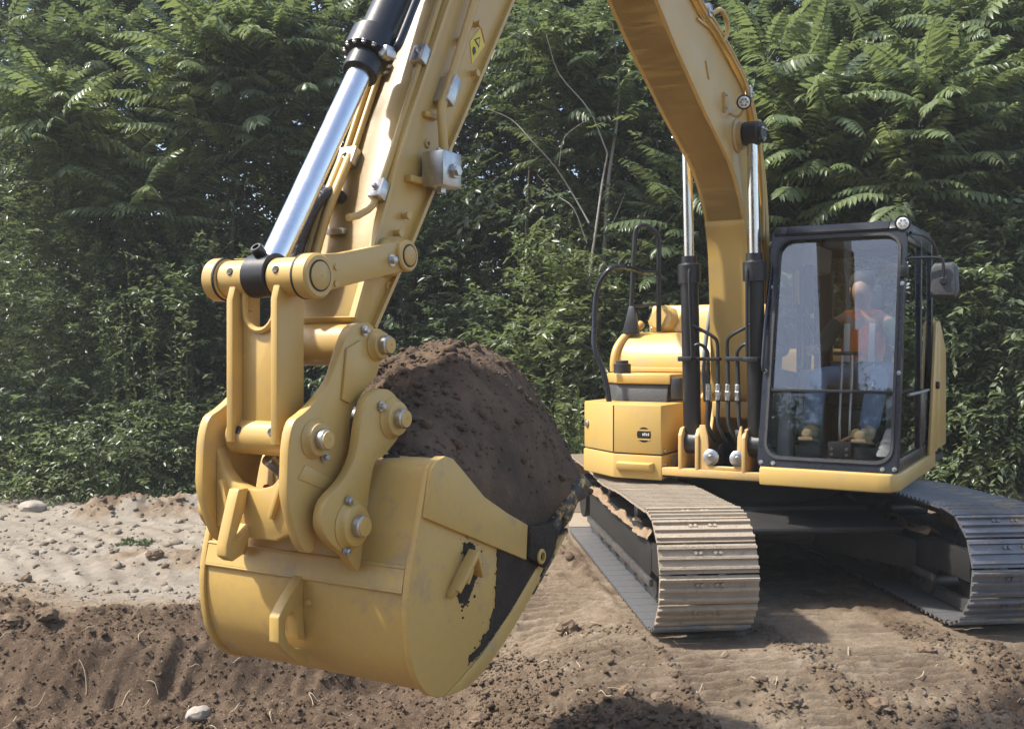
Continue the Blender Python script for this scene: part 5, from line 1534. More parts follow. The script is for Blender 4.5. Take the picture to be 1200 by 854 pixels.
def person():
    hip, chest, neck = (-0.10, 0.80, 1.53), (-0.17, 0.80, 1.86), (-0.15, 0.80, 2.07)
    N, E = [], []

    def add(p, r, to=None):
        N.append((*p, r))
        if to is not None:
            E.append((to, len(N) - 1))
        return len(N) - 1
    p0 = add(hip, (0.15, 0.12))
    p1 = add((-0.15, 0.80, 1.70), (0.15, 0.115), p0)
    p2 = add(chest, (0.17, 0.12), p1)
    p3 = add((-0.16, 0.80, 2.00), (0.11, 0.09), p2)
    p4 = add(neck, 0.052, p3)
    p5 = add((-0.12, 0.80, 2.14), (0.080, 0.085), p4)
    p6 = add((-0.11, 0.80, 2.23), (0.100, 0.112), p5)
    add((-0.12, 0.80, 2.31), (0.070, 0.080), p6)
    add((0.005, 0.80, 2.195), 0.016, p6)              # nose
    legs, arms = [], []
    for s, ky, ax, ay in ((-1, 0.585, 0.72, 0.605), (1, 1.015, 0.72, 1.0)):
        h = add((-0.02, 0.80 + s * 0.10, 1.52), 0.088, p0)
        k = add((0.40, ky, 1.545), 0.062, h)
        c = add((0.56, (ky + ay) / 2, 1.36), 0.057, k)
        a = add((0.69, ay, 1.16), 0.042, c)
        t = add((0.83, ay, 1.13), 0.034, a)
        legs.append((h, k, c, a, t))
        sh_ = add((-0.16, 0.80 + s * 0.19, 1.965), 0.062, p3)
        el = add((-0.03, 0.80 + s * 0.295, 1.73), 0.046, sh_)
        wr = add((0.16, 0.80 + s * 0.305, 1.745), 0.030, el)
        pm = add((0.215, 0.80 + s * 0.30, 1.75), (0.036, 0.020), wr)
        for q in range(4):
            f1 = add((0.255, 0.80 + s * 0.335 - s * 0.0 , 1.775 - 0.019 * q), 0.0095, pm)
            f2 = add((0.262 - 0.004 * q, 0.80 + s * 0.318, 1.772 - 0.019 * q), 0.009, f1)
            add((0.245 - 0.004 * q, 0.80 + s * 0.295, 1.770 - 0.019 * q), 0.008, f2)
        th = add((0.215, 0.80 + s * 0.265, 1.775), 0.011, pm)
        add((0.24, 0.80 + s * 0.262, 1.785), 0.009, th)
        arms.append((sh_, el, wr))
    body = skin_mesh("person", N, E, "skin", None, 0, 1)
    body.location = (1.95, 8.2, 0)
    body.rotation_euler = (0, 0, PA)
    tag(body, "operator in jeans and orange vest sitting inside the excavator cab", "person")
    # trousers
    n2, e2 = [], []

    def a2(p, r, to=None):
        n2.append((*p, r))
        if to is not None:
            e2.append((to, len(n2) - 1))
        return len(n2) - 1
    r0 = a2((-0.10, 0.80, 1.54), (0.17, 0.135))
    for s, ky, ax, ay in ((-1, 0.585, 0.72, 0.605), (1, 1.015, 0.72, 1.0)):
        h = a2((0.0, 0.80 + s * 0.11, 1.525), 0.105, r0)
        m_ = a2((0.2, (0.80 + s * 0.11 + ky) / 2, 1.54), 0.096, h)
        k = a2((0.40, ky, 1.548), 0.080, m_)
        c = a2((0.53, (ky + ay) / 2, 1.40), 0.080, k)
        d_ = a2((0.62, ay, 1.26), 0.075, c)
        a2((0.665, ay, 1.185), 0.072, d_)
    skin_mesh("trousers", n2, e2, "denim", body, 0, 2)
    # shirt sleeves and vest
    n3, e3 = [], []

    def a3(p, r, to=None):
        n3.append((*p, r))
        if to is not None:
            e3.append((to, len(n3) - 1))
        return len(n3) - 1
    q0 = a3((-0.12, 0.80, 1.60), (0.175, 0.15))
    q1 = a3((-0.16, 0.80, 1.80), (0.185, 0.14), q0)
    q2 = a3((-0.17, 0.80, 1.92), (0.18, 0.13), q1)
    q3 = a3((-0.16, 0.80, 2.0), (0.12, 0.10), q2)
    a3((-0.155, 0.80, 2.05), (0.085, 0.075), q3)
    for s in (-1, 1):
        a3((-0.16, 0.80 + s * 0.17, 1.985), 0.085, q3)
    skin_mesh("vest", n3, e3, "hivis", body, 0, 2)
    for s in (-1, 1):
        skin_mesh("sleeve", [(-0.16, 0.80 + s * 0.17, 1.97, 0.078), (-0.10, 0.80 + s * 0.25, 1.86, 0.066), (-0.03, 0.80 + s * 0.297, 1.735, 0.060), (0.05, 0.80 + s * 0.302, 1.738, 0.050), (0.11, 0.80 + s * 0.303, 1.742, 0.045)], [(0, 1), (1, 2), (2, 3), (3, 4)], "shirt", body, 0, 2)
        Geo().poly([(-0.005, 0.80 + s * 0.07, 1.62), (-0.005, 0.80 + s * 0.115, 1.62), (-0.035, 0.80 + s * 0.115, 1.95), (-0.035, 0.80 + s * 0.07, 1.95)],
                   [(0.022, 0.80 + s * 0.07, 1.62), (0.018, 0.80 + s * 0.115, 1.62), (-0.022, 0.80 + s * 0.115, 1.95), (-0.018, 0.80 + s * 0.07, 1.95)], 0.004).build("reflective_band", "reflective_tape", body)
        ay = 0.605 if s < 0 else 1.0
        bt = skin_mesh("boot", [(0.665, ay, 1.20, 0.062), (0.685, ay, 1.135, 0.056), (0.77, ay - 0.01 * s, 1.14, 0.048), (0.865, ay - 0.02 * s, 1.165, 0.046), (0.90, ay - 0.02 * s, 1.17, 0.034)], [(0, 1), (1, 2), (2, 3), (3, 4)], "boot", body, 1, 2)
        Geo().poly([(0.62, ay - 0.045, 1.082), (0.62, ay + 0.045, 1.082), (0.93, ay + 0.05 - 0.02 * s, 1.125), (0.93, ay - 0.05 - 0.02 * s, 1.125)],
                   [(0.62, ay - 0.045, 1.105), (0.62, ay + 0.045, 1.105), (0.925, ay + 0.05 - 0.02 * s, 1.150), (0.925, ay - 0.05 - 0.02 * s, 1.150)], 0.008).build("boot_sole", "boot", bt)
    b = bmesh.new()
    bmesh.ops.create_icosphere(b, subdivisions=3, radius=1.0)
    for v in b.verts:
        c = v.co
        z = max(c.z, -0.25 - (0.5 if c.x < -0.2 else 0.0))
        v.co = Vector((-0.135 + c.x * 0.110, 0.80 + c.y * 0.098, 2.27 + z * 0.095))
    gg = Geo()
    gg._merge(b)
    gg.build("hair", "hair", body)
    for s in (-1, 1):
        Geo().lathe((-0.028, 0.80 + s * 0.033, 2.225), (1, s * 0.2, 0), [(0, 0.012), (0.005, 0.009), (0.008, 0.002)], 12).build("eye", "hair", body)
        Geo().lathe((-0.115, 0.80 + s * 0.083, 2.205), (0, s, 0), [(0, 0.024), (0.012, 0.028), (0.018, 0.018)], 12).build("ear", "skin", body)
    Geo().lathe((-0.022, 0.80, 2.155), (1, 0, 0), [(0, 0.018), (0.004, 0.014), (0.006, 0.004)], 12).build("mouth", "boot", body)


person()

# ------------------------------------------------------------------ vegetation
def leaf_cloud(name, base, dirs, lengths, per, size, material, parent, rg, droop=0.25, aspect=0.45, updir=0.35, tone_c=0.5):
    """Twigs (base points, directions, lengths) set with alternate folded leaves; one mesh."""
    K = len(base)
    t = (np.arange(per) + 0.6) / per
    d = dirs / np.linalg.norm(dirs, axis=1, keepdims=True)
    side = np.cross(d, np.array([0, 0, 1.0]))
    side /= np.linalg.norm(side, axis=1, keepdims=True) + 1e-9
    P = base[:, None, :] + d[:, None, :] * (lengths[:, None] * t[None, :])[:, :, None]
    P[:, :, 2] -= droop * lengths[:, None] * t[None, :] ** 2
    sg = np.where(np.arange(per) % 2 == 0, 1.0, -1.0)
    ld = d[:, None, :] * rg.uniform(0.2, 0.9, (K, per, 1)) + side[:, None, :] * sg[None, :, None] * rg.uniform(0.5, 1.1, (K, per, 1))
    ld = ld + rg.normal(0, 0.28, (K, per, 3))
    ld[:, :, 2] -= rg.uniform(0.0, 0.5, (K, per))
    ld /= np.linalg.norm(ld, axis=2, keepdims=True)
    nrm = np.array([0, 0, 1.0])[None, None] + rg.normal(0, updir, (K, per, 3))
    w = np.cross(ld, nrm)
    w /= np.linalg.norm(w, axis=2, keepdims=True) + 1e-9
    nn = np.cross(w, ld)
    sz = size * rg.uniform(0.55, 1.25, (K, per, 1))
    n = K * per
    P, ld, w, nn, sz = (a.reshape(n, -1) for a in (P, ld, w, nn, sz))
    b0 = P
    mid = P + ld * sz * 0.45
    l = mid + w * sz * aspect * 0.5 + nn * sz * 0.07
    r = mid - w * sz * aspect * 0.5 + nn * sz * 0.07
    tip = P + ld * sz - nn * sz * 0.10
    V = np.stack([b0, l, tip, r], 1).reshape(-1, 3)
    i = np.arange(n)[:, None] * 4
    F = np.concatenate([i + np.array([[0, 2, 1]]), i + np.array([[0, 3, 2]])])
    twig_t = np.repeat(rg.uniform(-0.25, 0.25, K), per)
    tone = np.clip(tone_c + twig_t + rg.uniform(-0.3, 0.3, n), 0, 1)
    return np_mesh(name, V, F, material, parent, tone=np.repeat(tone, 4))


def limb_tree(root, base, height, spread, trunk_r, rg, bark="bark", lean=(0, 0), nl=7, trunk_name="trunk"):
    """Tapered trunk with limbs; returns limb tip points."""
    g = Geo()
    P, Rr = [], []
    n = 7
    wob = rg.normal(0, 0.03 * height ** 0.5, (n, 2))
    for k in range(n):
        t = k / (n - 1)
        P.append((base[0] + lean[0] * t + wob[k, 0] * t, base[1] + lean[1] * t + wob[k, 1] * t, base[2] - 0.05 + height * t))
        Rr.append(trunk_r * (1 - 0.85 * t) * (1.35 if k == 0 else 1))
    g.tube(P, trunk_r, 9, smooth=3, radii=Rr)
    tips = [P[-1]]
    for k in range(nl):
        t = rg.uniform(0.25, 0.95)
        i = min(int(t * (n - 1)), n - 2)
        f = t * (n - 1) - i
        s = Vector(P[i]).lerp(Vector(P[i + 1]), f)
        a = rg.uniform(0, 2 * math.pi)
        L = spread * rg.uniform(0.5, 1.0) * (1.15 - 0.5 * t)
        e = s + Vector((math.cos(a) * L, math.sin(a) * L, L * rg.uniform(0.25, 0.8)))
        mdl = s.lerp(e, 0.5) + Vector((0, 0, -0.08 * L))
        r0 = trunk_r * (1 - 0.8 * t) * 0.55
        g.tube([s, mdl, e], r0, 6, smooth=3, radii=[r0, r0 * 0.6, r0 * 0.2])
        tips.append(tuple(e))
    g.build(trunk_name, bark, root)
    return tips


def broad_tree(name, label, cat, x, y, h, rx, z0, z1, K, per, size, material, seed, group=None, bark="bark", bare=0.0, tone=0.5, trunk_r=0.09, lean=(0, 0), aspect=0.45, link_group=None):
    rg = np.random.default_rng(seed)
    root = empty(name, (x, y, hz(x, y)))
    tag(root, label, cat, group)
    limb_tree(root, (0, 0, 0), h * 0.92, rx * 0.9, trunk_r, rg, bark, lean)
    # clump centres on an uneven crown
    nc = max(10, K // 14)
    u = rg.uniform(0, 1, nc)
    a = rg.uniform(0, 2 * np.pi, nc)
    zz = z0 + (z1 - z0) * u
    prof = np.sin(np.clip(0.12 + 0.88 * u, 0, 1) * np.pi) ** 0.55
    rad = rx * prof * np.sqrt(rg.uniform(0.25, 1.0, nc)) * (0.75 + 0.5 * vnoise(a * 1.2, u * 4, seed % 97))
    C = np.stack([rad * np.cos(a) + lean[0] * u, rad * np.sin(a) + lean[1] * u, zz], 1)
    w = rg.integers(0, nc, K)
    cs = rg.uniform(0.16, 0.42, nc) * (0.5 + rx * 0.35)
    base = C[w] + rg.normal(0, 1, (K, 3)) * cs[w][:, None] * np.array([1, 1, 0.7])
    out = base - np.array([lean[0] * 0.5, lean[1] * 0.5, (z0 + z1) / 2])
    out[:, 2] *= 0.35
    out /= np.linalg.norm(out, axis=1, keepdims=True) + 1e-6
    d = out + rg.normal(0, 0.5, (K, 3)) + np.array([0, 0, 0.25])
    L = rg.uniform(0.22, 0.55, K) * (0.6 + size * 4)
    leaf_cloud("crown", base, d, L, per, size, material, root, rg, tone_c=tone, aspect=aspect)
    return root


# pinnate fronds: three shared meshes per tone
def frond_mesh(seed, material, pairs=12):
    rg = np.random.default_rng(seed)
    V, F, tone = [], [], []
    dr = rg.uniform(0.22, 0.5)
    bend = rg.uniform(-0.10, 0.10)

    def pt(t):
        return np.array([t - 0.12 * dr * t * t, bend * t * t, 0.30 * t - dr * t * t * 1.1])
    n = 9
    for k in range(n):
        t = k / (n - 1)
        c = pt(t)
        w = 0.008 * (1 - 0.7 * t)
        V += [c + [0, w, 0], c + [0, -w, 0], c + [0, 0, -w * 1.6]]
        tone += [0.9, 0.9, 0.9]
    for k in range(n - 1):
        a = 3 * k
        for p, q in ((0, 1), (1, 2), (2, 0)):
            F += [[a + p, a + q, a + 3 + q], [a + p, a + 3 + q, a + 3 + p]]
    for k in range(pairs):
        t = 0.16 + 0.84 * (k + 0.5) / pairs
        c = pt(t)
        tg = pt(min(t + 0.02, 1.0)) - pt(t - 0.02)
        tg /= np.linalg.norm(tg)
        L = 0.205 * (math.sin(math.pi * (0.22 + 0.70 * t)) ** 0.8) * rg.uniform(0.88, 1.1)
        for s in (1, -1):
            dv = np.array([0, s, 0]) * 0.86 + tg * (0.35 + 0.5 * t) + np.array([0, 0, rg.uniform(-0.55, -0.12)])
            dv /= np.linalg.norm(dv)
            nn = np.array([0, 0, 1.0]) + rg.normal(0, 0.12, 3)
            w = np.cross(dv, nn)
            w /= np.linalg.norm(w)
            up = np.cross(w, dv)
            i0 = len(V)
            wd = L * 0.175
            V += [c, c + dv * L * 0.3 + w * wd + up * 0.008, c + dv * L * 0.68 + w * wd * 0.75 - up * 0.010, c + dv * L - up * 0.05 * (L / 0.2),
                  c + dv * L * 0.68 - w * wd * 0.75 - up * 0.010, c + dv * L * 0.3 - w * wd + up * 0.008, c + dv * L * 0.5 - up * 0.012]
            tt = float(np.clip(0.5 + rg.uniform(-0.35, 0.35), 0, 1))
            tone += [tt] * 7
            for a, b_ in ((0, 1), (1, 2), (2, 3), (3, 4), (4, 5), (5, 0)):
                F.append([i0 + a, i0 + b_, i0 + 6])
    tmp = np_mesh("frond", np.array(V), np.array(F), material, None, tone=np.array(tone))
    me = tmp.data
    bpy.data.objects.remove(tmp)
    return me


FR = {"leaf_frond_lit": [frond_mesh(k, "leaf_frond_lit") for k in range(5)], "leaf_frond_shaded": [frond_mesh(k + 20, "leaf_frond_shaded") for k in range(5)]}


def sumac(label, x, y, tips, material, seed, size=0.72, per=9, bark="bark", group=None, cat="tree"):
    """Slender stems ending in rosettes of pinnate fronds; tips are (dx, dy, z)."""
    rg = np.random.default_rng(seed)
    root = empty("sumac_tree", (x, y, hz(x, y)))
    tag(root, label, cat, group)
    g = Geo()
    zmin = min(t[2] for t in tips)
    top = Vector((np.mean([t[0] for t in tips]), np.mean([t[1] for t in tips]) + 0.25, zmin * 0.75))
    g.tube([(0, 0.25, -0.05), (top.x * 0.3, 0.25, top.z * 0.5), tuple(top)], 0.05, 8, smooth=4, radii=[0.042, 0.034, 0.026])
    nodes = [top]
    for (dx, dy, z) in sorted(tips, key=lambda q: q[2]):
        e = Vector((dx, dy, z))
        s = min(nodes, key=lambda q: (q - e).length + (2.0 if q.z > e.z - 0.1 else 0.0))
        mdl = s.lerp(e, 0.5) + Vector((0, 0.10, -0.06))
        g.tube([s, mdl, e], 0.02, 6, smooth=3, radii=[0.017, 0.013, 0.008])
        nodes.append(e)
        ph = rg.uniform(0, 6.28)
        for k in range(per):
            az = ph + k * 2.399 + rg.normal(0, 0.15)
            el = R(58) * (1 - (k + 0.5) / per) + R(rg.uniform(-14, 12)) - R(8)
            sc = size * rg.uniform(0.75, 1.15) * (0.72 + 0.28 * min(1, (k + 2) / per * 1.4))
            o = bpy.data.objects.new("frond", FR[material][rg.integers(0, 5)])
            o.rotation_mode = 'QUATERNION'
            o.rotation_quaternion = Quaternion((0, 0, 1), az) @ Quaternion((0, 1, 0), -el) @ Quaternion((1, 0, 0), rg.normal(0, 0.25))
            o.location = e - Vector((0, 0, 0.035 * k))
            o.scale = (sc, sc, sc)
            link(o, root)
    g.build("stem", bark, root)
    return root


def W(px_, Yd):
    return (px_ - 600) / 1200 * Yd


def ZZ(py_, Yd):
    return 1.78 - (py_ - 405) / 1200 * Yd


# back row of woodland trees, leafy to the ground
BACK = []
back_labels = ["first", "second", "third", "fourth", "fifth", "sixth", "seventh", "eighth", "ninth", "tenth", "eleventh"]
for i in range(11):
    px_ = 0 + i * 126
    Yd = 16.3 + 0.9 * math.sin(i * 2.3) + (600 - px_) / 600 * 0.9
    x = W(px_, Yd)
    BACK.append(broad_tree("woodland_tree", "dark leafy woodland tree, %s from the left in the back row" % back_labels[i], "tree", x, Yd, 9.0, 2.1, 0.2, 9.6, 1900, 12, 0.15, "leaf_dark", 200 + i, group="woodland trees behind the clearing", tone=0.45, trunk_r=0.09))
# a farther row closes the gaps to the sky
for i in range(20):
    src_ = BACK[(i * 3 + 1) % len(BACK)]
    x, y = -11.5 + i * 1.3, 19.4 + (i % 3) * 1.2
    r_ = src_.copy()
    link(r_)
    r_.location = (x, y, hz(x, y))
    r_.rotation_euler = (0, 0, 1.3 + i)
    r_.scale = (1.15, 1.15, 1.12)
    tag(r_, "tall dark tree of the farthest row, showing only through gaps in the leaves", "tree", "trees of the farthest row")
    for ch in list(src_.children):
        c = ch.copy()
        link(c, r_)
# trees on the far side of the clearing, behind the photographer (they show in the cab's panes)
for i in range(20):
    src_ = BACK[i % len(BACK)]
    x, y = -26 + (i % 11) * 2.5 + (i % 2) * 0.8 + (1.2 if i > 10 else 0), -9.5 - (i % 3) * 1.6 - (i % 11) * 0.5 - (3.5 if i > 10 else 0)
    r_ = src_.copy()
    link(r_)
    r_.location = (x, y, hz(x, y))
    r_.rotation_euler = (0, 0, 0.7 + i)
    r_.scale = (1.25, 1.25, 1.27 + 0.08 * (i % 3))
    tag(r_, "tree across the clearing, seen only mirrored in the cab glass", "tree", "trees mirrored in the cab glass")
    for ch in list(src_.children):
        c = ch.copy()
        link(c, r_)

# middle-distance shrubs and saplings
SH = [  # px, depth, height, radius, z0, K, size, material, label
    (-20, 12.6, 4.0, 1.25, 0.2, 520, 0.085, "leaf_mid", "leafy bush at the far left edge below the overhanging branches"),
    (60, 13.0, 3.6, 1.15, 0.2, 560, 0.085, "leaf_mid", "tall bush with pale glinting leaves beside the one at the left edge"),
    (140, 13.3, 2.9, 1.1, 0.1, 520, 0.08, "leaf_dark", "dark bush behind the grass between the pale-leaved bushes"),
    (228, 13.0, 3.0, 1.05, 0.1, 560, 0.08, "leaf_mid", "bush with upright light sprigs just beside the tipping link"),
    (330, 13.8, 3.3, 1.2, 0.1, 480, 0.085, "leaf_dark", "dark bush hidden mostly behind the stick and link"),
    (470, 13.6, 3.2, 1.2, 0.1, 500, 0.085, "leaf_dark", "dark bush seen between the stick and the soil heap"),
    (570, 13.2, 2.4, 1.0, 0.1, 480, 0.08, "leaf_dark", "low dark bush right behind the peak of the soil heap"),
    (655, 12.7, 2.7, 0.85, 0.1, 480, 0.095, "leaf_light", "light green bush between the soil heap and the handrail"),
    (745, 13.4, 3.4, 1.0, 0.1, 460, 0.085, "leaf_mid", "bush behind the black handrails"),
    (850, 13.6, 3.2, 1.1, 0.1, 380, 0.085, "leaf_mid", "bush behind the boom foot"),
    (980, 13.2, 3.4, 1.1, 0.1, 380, 0.085, "leaf_mid", "bush hidden behind the cab"),
    (1118, 11.9, 3.3, 0.62, 0.1, 520, 0.085, "leaf_mid", "vine-covered shrub standing right beside the cab mirror"),
    (1180, 11.6, 3.0, 0.70, 0.1, 560, 0.090, "leaf_mid", "vine-covered shrub at the right edge of the picture"),
    (1250, 12.0, 3.6, 0.95, 0.1, 460, 0.085, "leaf_dark", "dark shrub cut off by the right edge of the picture"),
    (1075, 12.8, 3.6, 0.8, 0.1, 420, 0.085, "leaf_dark", "dark shrub in the gap between cab and mirror"),
]
for i, (px_, Yd, h, rx, z0, K, sz, m_, lab) in enumerate(SH):
    Yd = Yd + max(-0.35, (600 - px_) / 600 * 0.7)
    broad_tree("shrub", lab, "shrub", W(px_, Yd), Yd, h, rx, z0, h, int(K * 1.7), 13, sz * 1.12, m_, 300 + i, group="shrubs along the clearing's edge", trunk_r=0.035, tone=0.55)
LOW = [(20, 11.9, 0.75, 0.6, "leaf_mid", "low bush spilling onto the ground at the left edge"), (85, 11.75, 0.6, 0.55, "leaf_light", "low light green bush at the foot of the pale-leaved one"),
       (150, 11.95, 0.8, 0.65, "leaf_mid", "low rounded bush in the middle of the grass fringe at the left"), (215, 12.2, 0.85, 0.6, "leaf_light", "low bush next to the coupler's outer plate"),
       (1140, 11.3, 1.2, 0.5, "leaf_light", "low bright bush behind the bare steel track"), (1195, 11.2, 1.3, 0.5, "leaf_mid", "low bush on the soil bank at the right edge"),
       (620, 12.3, 1.6, 0.6, "leaf_mid", "low bush right behind the goldenrod")]
for i, (px_, Yd, h, rx, m_, lab) in enumerate(LOW):
    broad_tree("shrub", lab, "shrub", W(px_, Yd + 0.4), Yd + 0.4, h, rx, 0.05, h, 420, 12, 0.075, m_, 350 + i, group="shrubs along the clearing's edge", trunk_r=0.02, tone=0.6)
# pale-stemmed saplings in the middle
SAP = broad_tree("sapling", "slender sapling with a pale grey trunk behind the soil heap and handrail", "tree", W(690, 12.9), 12.9, 6.4, 1.25, 2.9, 6.6, 330, 13, 0.10, "leaf_light", 401, bark="bark_pale", trunk_r=0.055, lean=(0.35, 0.1), tone=0.35)
broad_tree("sapling", "sapling with drooping leaves behind the lower boom", "tree", W(770, 13.6), 13.6, 6.6, 1.0, 2.6, 6.6, 300, 13, 0.10, "leaf_mid", 402, bark="bark_pale", trunk_r=0.045, lean=(0.1, 0.1), tone=0.5)
broad_tree("sapling", "dark sapling right behind the stick's upper end", "tree", W(620, 14.2), 14.2, 6.8, 1.1, 2.8, 6.9, 380, 13, 0.10, "leaf_dark", 403, trunk_r=0.05, tone=0.5)

for pts_, r_ in (([(572, 128), (600, 140), (622, 165), (650, 195), (672, 228), (690, 262)], 0.011), ([(630, 205), (652, 228), (672, 245), (688, 285)], 0.008),
                 ([(712, 180), (706, 215), (700, 255), (694, 300), (690, 340)], 0.020), ([(640, 40), (655, 85), (690, 130), (712, 180)], 0.010), ([(655, 195), (662, 160), (690, 140)], 0.006)):
    Yb = 12.45
    Geo().tube([(W(a, Yb) - SAP.location.x, Yb - SAP.location.y + 0.05 * math.sin(k * 2.1), ZZ(b_, Yb) - SAP.location.z) for k, (a, b_) in enumerate(pts_)], r_, 7, smooth=4, radii=[r_ * (0.55 + 0.45 * k / (len(pts_) - 1)) for k in range(len(pts_))]).build("bare_branch", "bark_pale", SAP)

# sumacs with large pinnate fronds
def tipset(x0, Yd, spots, seed):
    rg = np.random.default_rng(seed)
    extra = []
    for k in range(int(len(spots) * 0.7)):
        a, b_ = spots[rg.integers(0, len(spots))], spots[rg.integers(0, len(spots))]
        f = rg.uniform(0.2, 0.8)
        extra.append((a[0] * f + b_[0] * (1 - f) + rg.normal(0, 18), a[1] * f + b_[1] * (1 - f) + rg.normal(0, 18)))
    return [(W(px_, Yd) - x0, rg.uniform(-0.45, 0.35), ZZ(py_, Yd)) for px_, py_ in list(spots) + extra]


SU = [
    (955, 12.4, [(925, 120), (960, 165), (915, 185), (985, 110), (940, 230), (1000, 190), (900, 60), (960, 60), (1010, 235)], "leaf_frond_lit", "bright sumac with drooping fronds rising right above the cab roof"),
    (1060, 12.0, [(1040, 130), (1075, 150), (1100, 120), (1065, 95), (1120, 165), (1030, 175), (1090, 200), (1140, 130), (1050, 220)], "leaf_frond_lit", "wide sumac whose fronds fan out above the cab mirror"),
    (1165, 12.8, [(1150, 40), (1190, 60), (1120, 50), (1170, 90), (1210, 110), (1140, 80), (1100, 30), (1185, 20)], "leaf_frond_lit", "tall sumac in the upper right corner of the picture"),
    (1040, 13.6, [(1010, 40), (1060, 50), (980, 25), (1040, 15), (1080, 70), (1000, 75)], "leaf_frond_shaded", "shaded sumac behind the bright one above the cab"),
    (905, 13.4, [(880, 30), (890, 95), (905, 250), (880, 215), (915, 290)], "leaf_frond_shaded", "narrow shaded sumac just beside the boom's pipes"),
    (860, 12.9, [(820, 260), (790, 240), (830, 320), (815, 205), (780, 300)], "leaf_frond_shaded", "small sumac showing between the two boom cylinders"),
    (260, 13.2, [(210, 40), (260, 30), (300, 60), (240, 90), (290, 110), (330, 40), (220, 130), (310, 150), (180, 80), (270, 160)], "leaf_frond_lit", "large sumac with layered fronds beside the bucket cylinder"),
    (370, 13.6, [(350, 30), (380, 70), (330, 100), (400, 20), (360, 140), (390, 170)], "leaf_frond_shaded", "sumac half hidden behind the bucket cylinder"),
    (80, 13.0, [(95, 130), (60, 110), (120, 160), (20, 110), (130, 215), (70, 170), (170, 230), (210, 215)], "leaf_frond_lit", "sumac with spreading fronds above the bushes at the left"),
    (140, 14.3, [(100, 40), (150, 30), (60, 50), (20, 30), (130, 80)], "leaf_frond_shaded", "shaded sumac in the upper left corner of the picture"),
    (660, 13.5, [(640, 60), (700, 80), (670, 120), (620, 40), (700, 30), (650, 170), (720, 140)], "leaf_frond_shaded", "sumac between the stick and the boom at the top edge"),
    (1190, 12.3, [(1180, 220), (1200, 180), (1165, 260), (1210, 270)], "leaf_frond_shaded", "low sumac half covered by vines at the right edge"),
]
for i, (px_, Yd, spots, m_, lab) in enumerate(SU):
    Yd = Yd + max(-0.4, (600 - px_) / 600 * 0.6)
    x0 = W(px_, Yd)
    sumac(lab, x0, Yd, tipset(x0, Yd, spots, 500 + i), m_, 600 + i, size=1.08 if m_ == "leaf_frond_lit" else 1.0, per=11, group="sumacs along the clearing's edge")


# climbing sprigs and goldenrod
def sprig_plant(name, label, cat, x, y, h, n, spread, material, seed, size=0.07, group=None, per=26):
    rg = np.random.default_rng(seed)
    root = empty(name, (x, y, hz(x, y)))
    tag(root, label, cat, group)
    base = np.stack([rg.normal(0, spread * 0.5, n), rg.normal(0, spread * 0.4, n), np.zeros(n)], 1)
    d = np.stack([rg.normal(0, 0.10, n), rg.normal(0, 0.10, n), np.ones(n)], 1)
    L = h * rg.uniform(0.65, 1.05, n)
    g = Geo()
    for k in range(n):
        e = base[k] + d[k] / np.linalg.norm(d[k]) * L[k]
        g.tube([tuple(base[k] - [0, 0, 0.05]), tuple((base[k] + e) / 2), tuple(e)], 0.006, 5, smooth=2, radii=[0.008, 0.006, 0.003])
    g.build("stem", "leaf_light", root)
    leaf_cloud("foliage", base, d, L, per, size, material, root, rg, droop=0.0, aspect=0.30, updir=0.5, tone_c=0.6)
    return root


GOLD = [(655, 11.2, 1.45, "goldenrod clump standing just behind the slope of the soil heap"),
        (678, 10.9, 1.25, "goldenrod clump next to the storage box corner"),
        (640, 11.8, 1.6, "tallest goldenrod clump behind the soil heap")]
for i, (px_, Yd, h, lab) in enumerate(GOLD):
    sprig_plant("goldenrod", lab, "plant", W(px_, Yd), Yd, h, 13, 0.34, "leaf_light", 700 + i, 0.085, "goldenrod beside the heap", 34)
VINE = [(1068, 11.7, 3.9, "upright vine sprig rising above the cab's work light"), (1118, 11.4, 4.0, "tall vine sprig above the cab mirror"),
        (1155, 11.3, 3.6, "vine sprig between the mirror and the right edge"), (1045, 12.2, 3.6, "short vine sprig just above the cab roof"),
        (160, 12.4, 2.9, "light sprig rising from the dark bush at the left"), (205, 12.3, 2.6, "light sprig next to the tipping link's bush"), (120, 12.5, 3.0, "light sprig above the pale-leaved bush")]
for i, (px_, Yd, h, lab) in enumerate(VINE):
    sprig_plant("vine_sprig", lab, "plant", W(px_, Yd), Yd, h, 6, 0.16, "leaf_light", 730 + i, 0.085, "upright sprigs among the shrubs", 44)


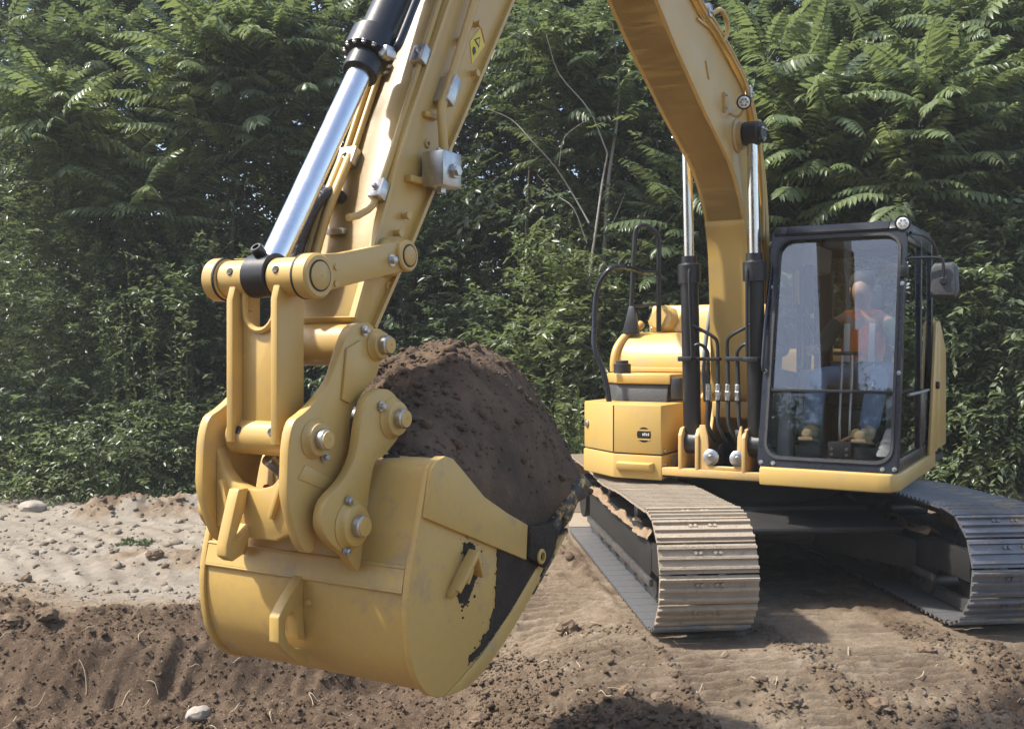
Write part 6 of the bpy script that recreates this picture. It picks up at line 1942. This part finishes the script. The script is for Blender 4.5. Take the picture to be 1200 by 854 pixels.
# grass and low weeds
def grass(name, label, n, xr, yr, seed, hgt, dens_seed, thr):
    rg = np.random.default_rng(seed)
    x = rg.uniform(*xr, n)
    y = rg.uniform(*yr, n)
    k = fbm(x * 0.9, y * 0.9, 3, dens_seed) > thr - 0.22 * (y - yr[0]) / (yr[1] - yr[0])
    x, y = x[k], y[k]
    n = len(x)
    z = ground_maps(x[None], y[None])[0][0]
    a = rg.uniform(0, 2 * np.pi, n)
    h = hgt * rg.uniform(0.4, 1.2, n) * (0.35 + 1.3 * vnoise(x * 2.3, y * 2.3, dens_seed + 1) ** 2)
    bend = h * rg.uniform(0.2, 0.9, n)
    w = 0.006 + 0.006 * rg.random(n)
    ca, sa = np.cos(a), np.sin(a)
    b0 = np.stack([x - sa * w, y + ca * w, z], 1)
    b1 = np.stack([x + sa * w, y - ca * w, z], 1)
    m0 = np.stack([x + ca * bend * 0.3 - sa * w * 0.8, y + sa * bend * 0.3 + ca * w * 0.8, z + h * 0.6], 1)
    m1 = np.stack([x + ca * bend * 0.3 + sa * w * 0.8, y + sa * bend * 0.3 - ca * w * 0.8, z + h * 0.6], 1)
    tp = np.stack([x + ca * bend, y + sa * bend, z + h * 0.9], 1)
    V = np.stack([b0, b1, m1, m0, tp], 1).reshape(-1, 3)
    i = np.arange(n)[:, None] * 5
    F = np.concatenate([i + np.array([[0, 1, 2]]), i + np.array([[0, 2, 3]]), i + np.array([[3, 2, 4]])])
    o = np_mesh(name, V, F, "grass", None, tone=np.repeat(np.clip(rg.normal(0.5, 0.25, n), 0, 1), 5))
    tag(o, label, "grass", kind="stuff")


grass("grass", "rough grass and weeds along the foot of the bushes at the left", 60000, (-8.5, -1.0), (11.5, 14.4), 81, 0.22, 61, 0.53)
grass("grass", "low weeds at the wood's edge behind the machine and at the right", 26000, (-1.0, 8.5), (11.2, 14.4), 82, 0.34, 63, 0.44)
grass("grass", "small tuft of grass on the pale trampled ground", 260, (-3.55, -3.25), (9.15, 9.35), 83, 0.07, 65, -1)
grass("grass", "thin grass in front of the boulder", 900, (-7.2, -5.0), (10.8, 11.7), 84, 0.10, 66, 0.46)


# ------------------------------------------------------------------ pale volume added to lift the dark tones
def added_haze():
    b = bmesh.new()
    bmesh.ops.create_cube(b, size=1.0)
    for v in b.verts:
        v.co = Vector((v.co.x * 196, 30 + v.co.y * 196, 7.75 + v.co.z * 19.5))
    me = bpy.data.meshes.new("added_haze")
    b.to_mesh(me)
    b.free()
    m = bpy.data.materials.new("added_haze")
    m.use_nodes = True
    nt = m.node_tree
    nt.nodes.clear()
    out = nt.nodes.new("ShaderNodeOutputMaterial")
    pv = nt.nodes.new("ShaderNodeVolumePrincipled")
    pv.inputs["Color"].default_value = (0.90, 0.93, 0.95, 1)
    pv.inputs["Density"].default_value = HAZE_DENSITY
    pv.inputs["Anisotropy"].default_value = 0.0
    nt.links.new(pv.outputs[0], out.inputs["Volume"])
    me.materials.append(m)
    o = link(bpy.data.objects.new("added_haze", me))
    tag(o, "thin pale veil added over the clearing to lift the dark tones", "added_haze", kind="stuff")


HAZE_DENSITY = 0.0018
added_haze()
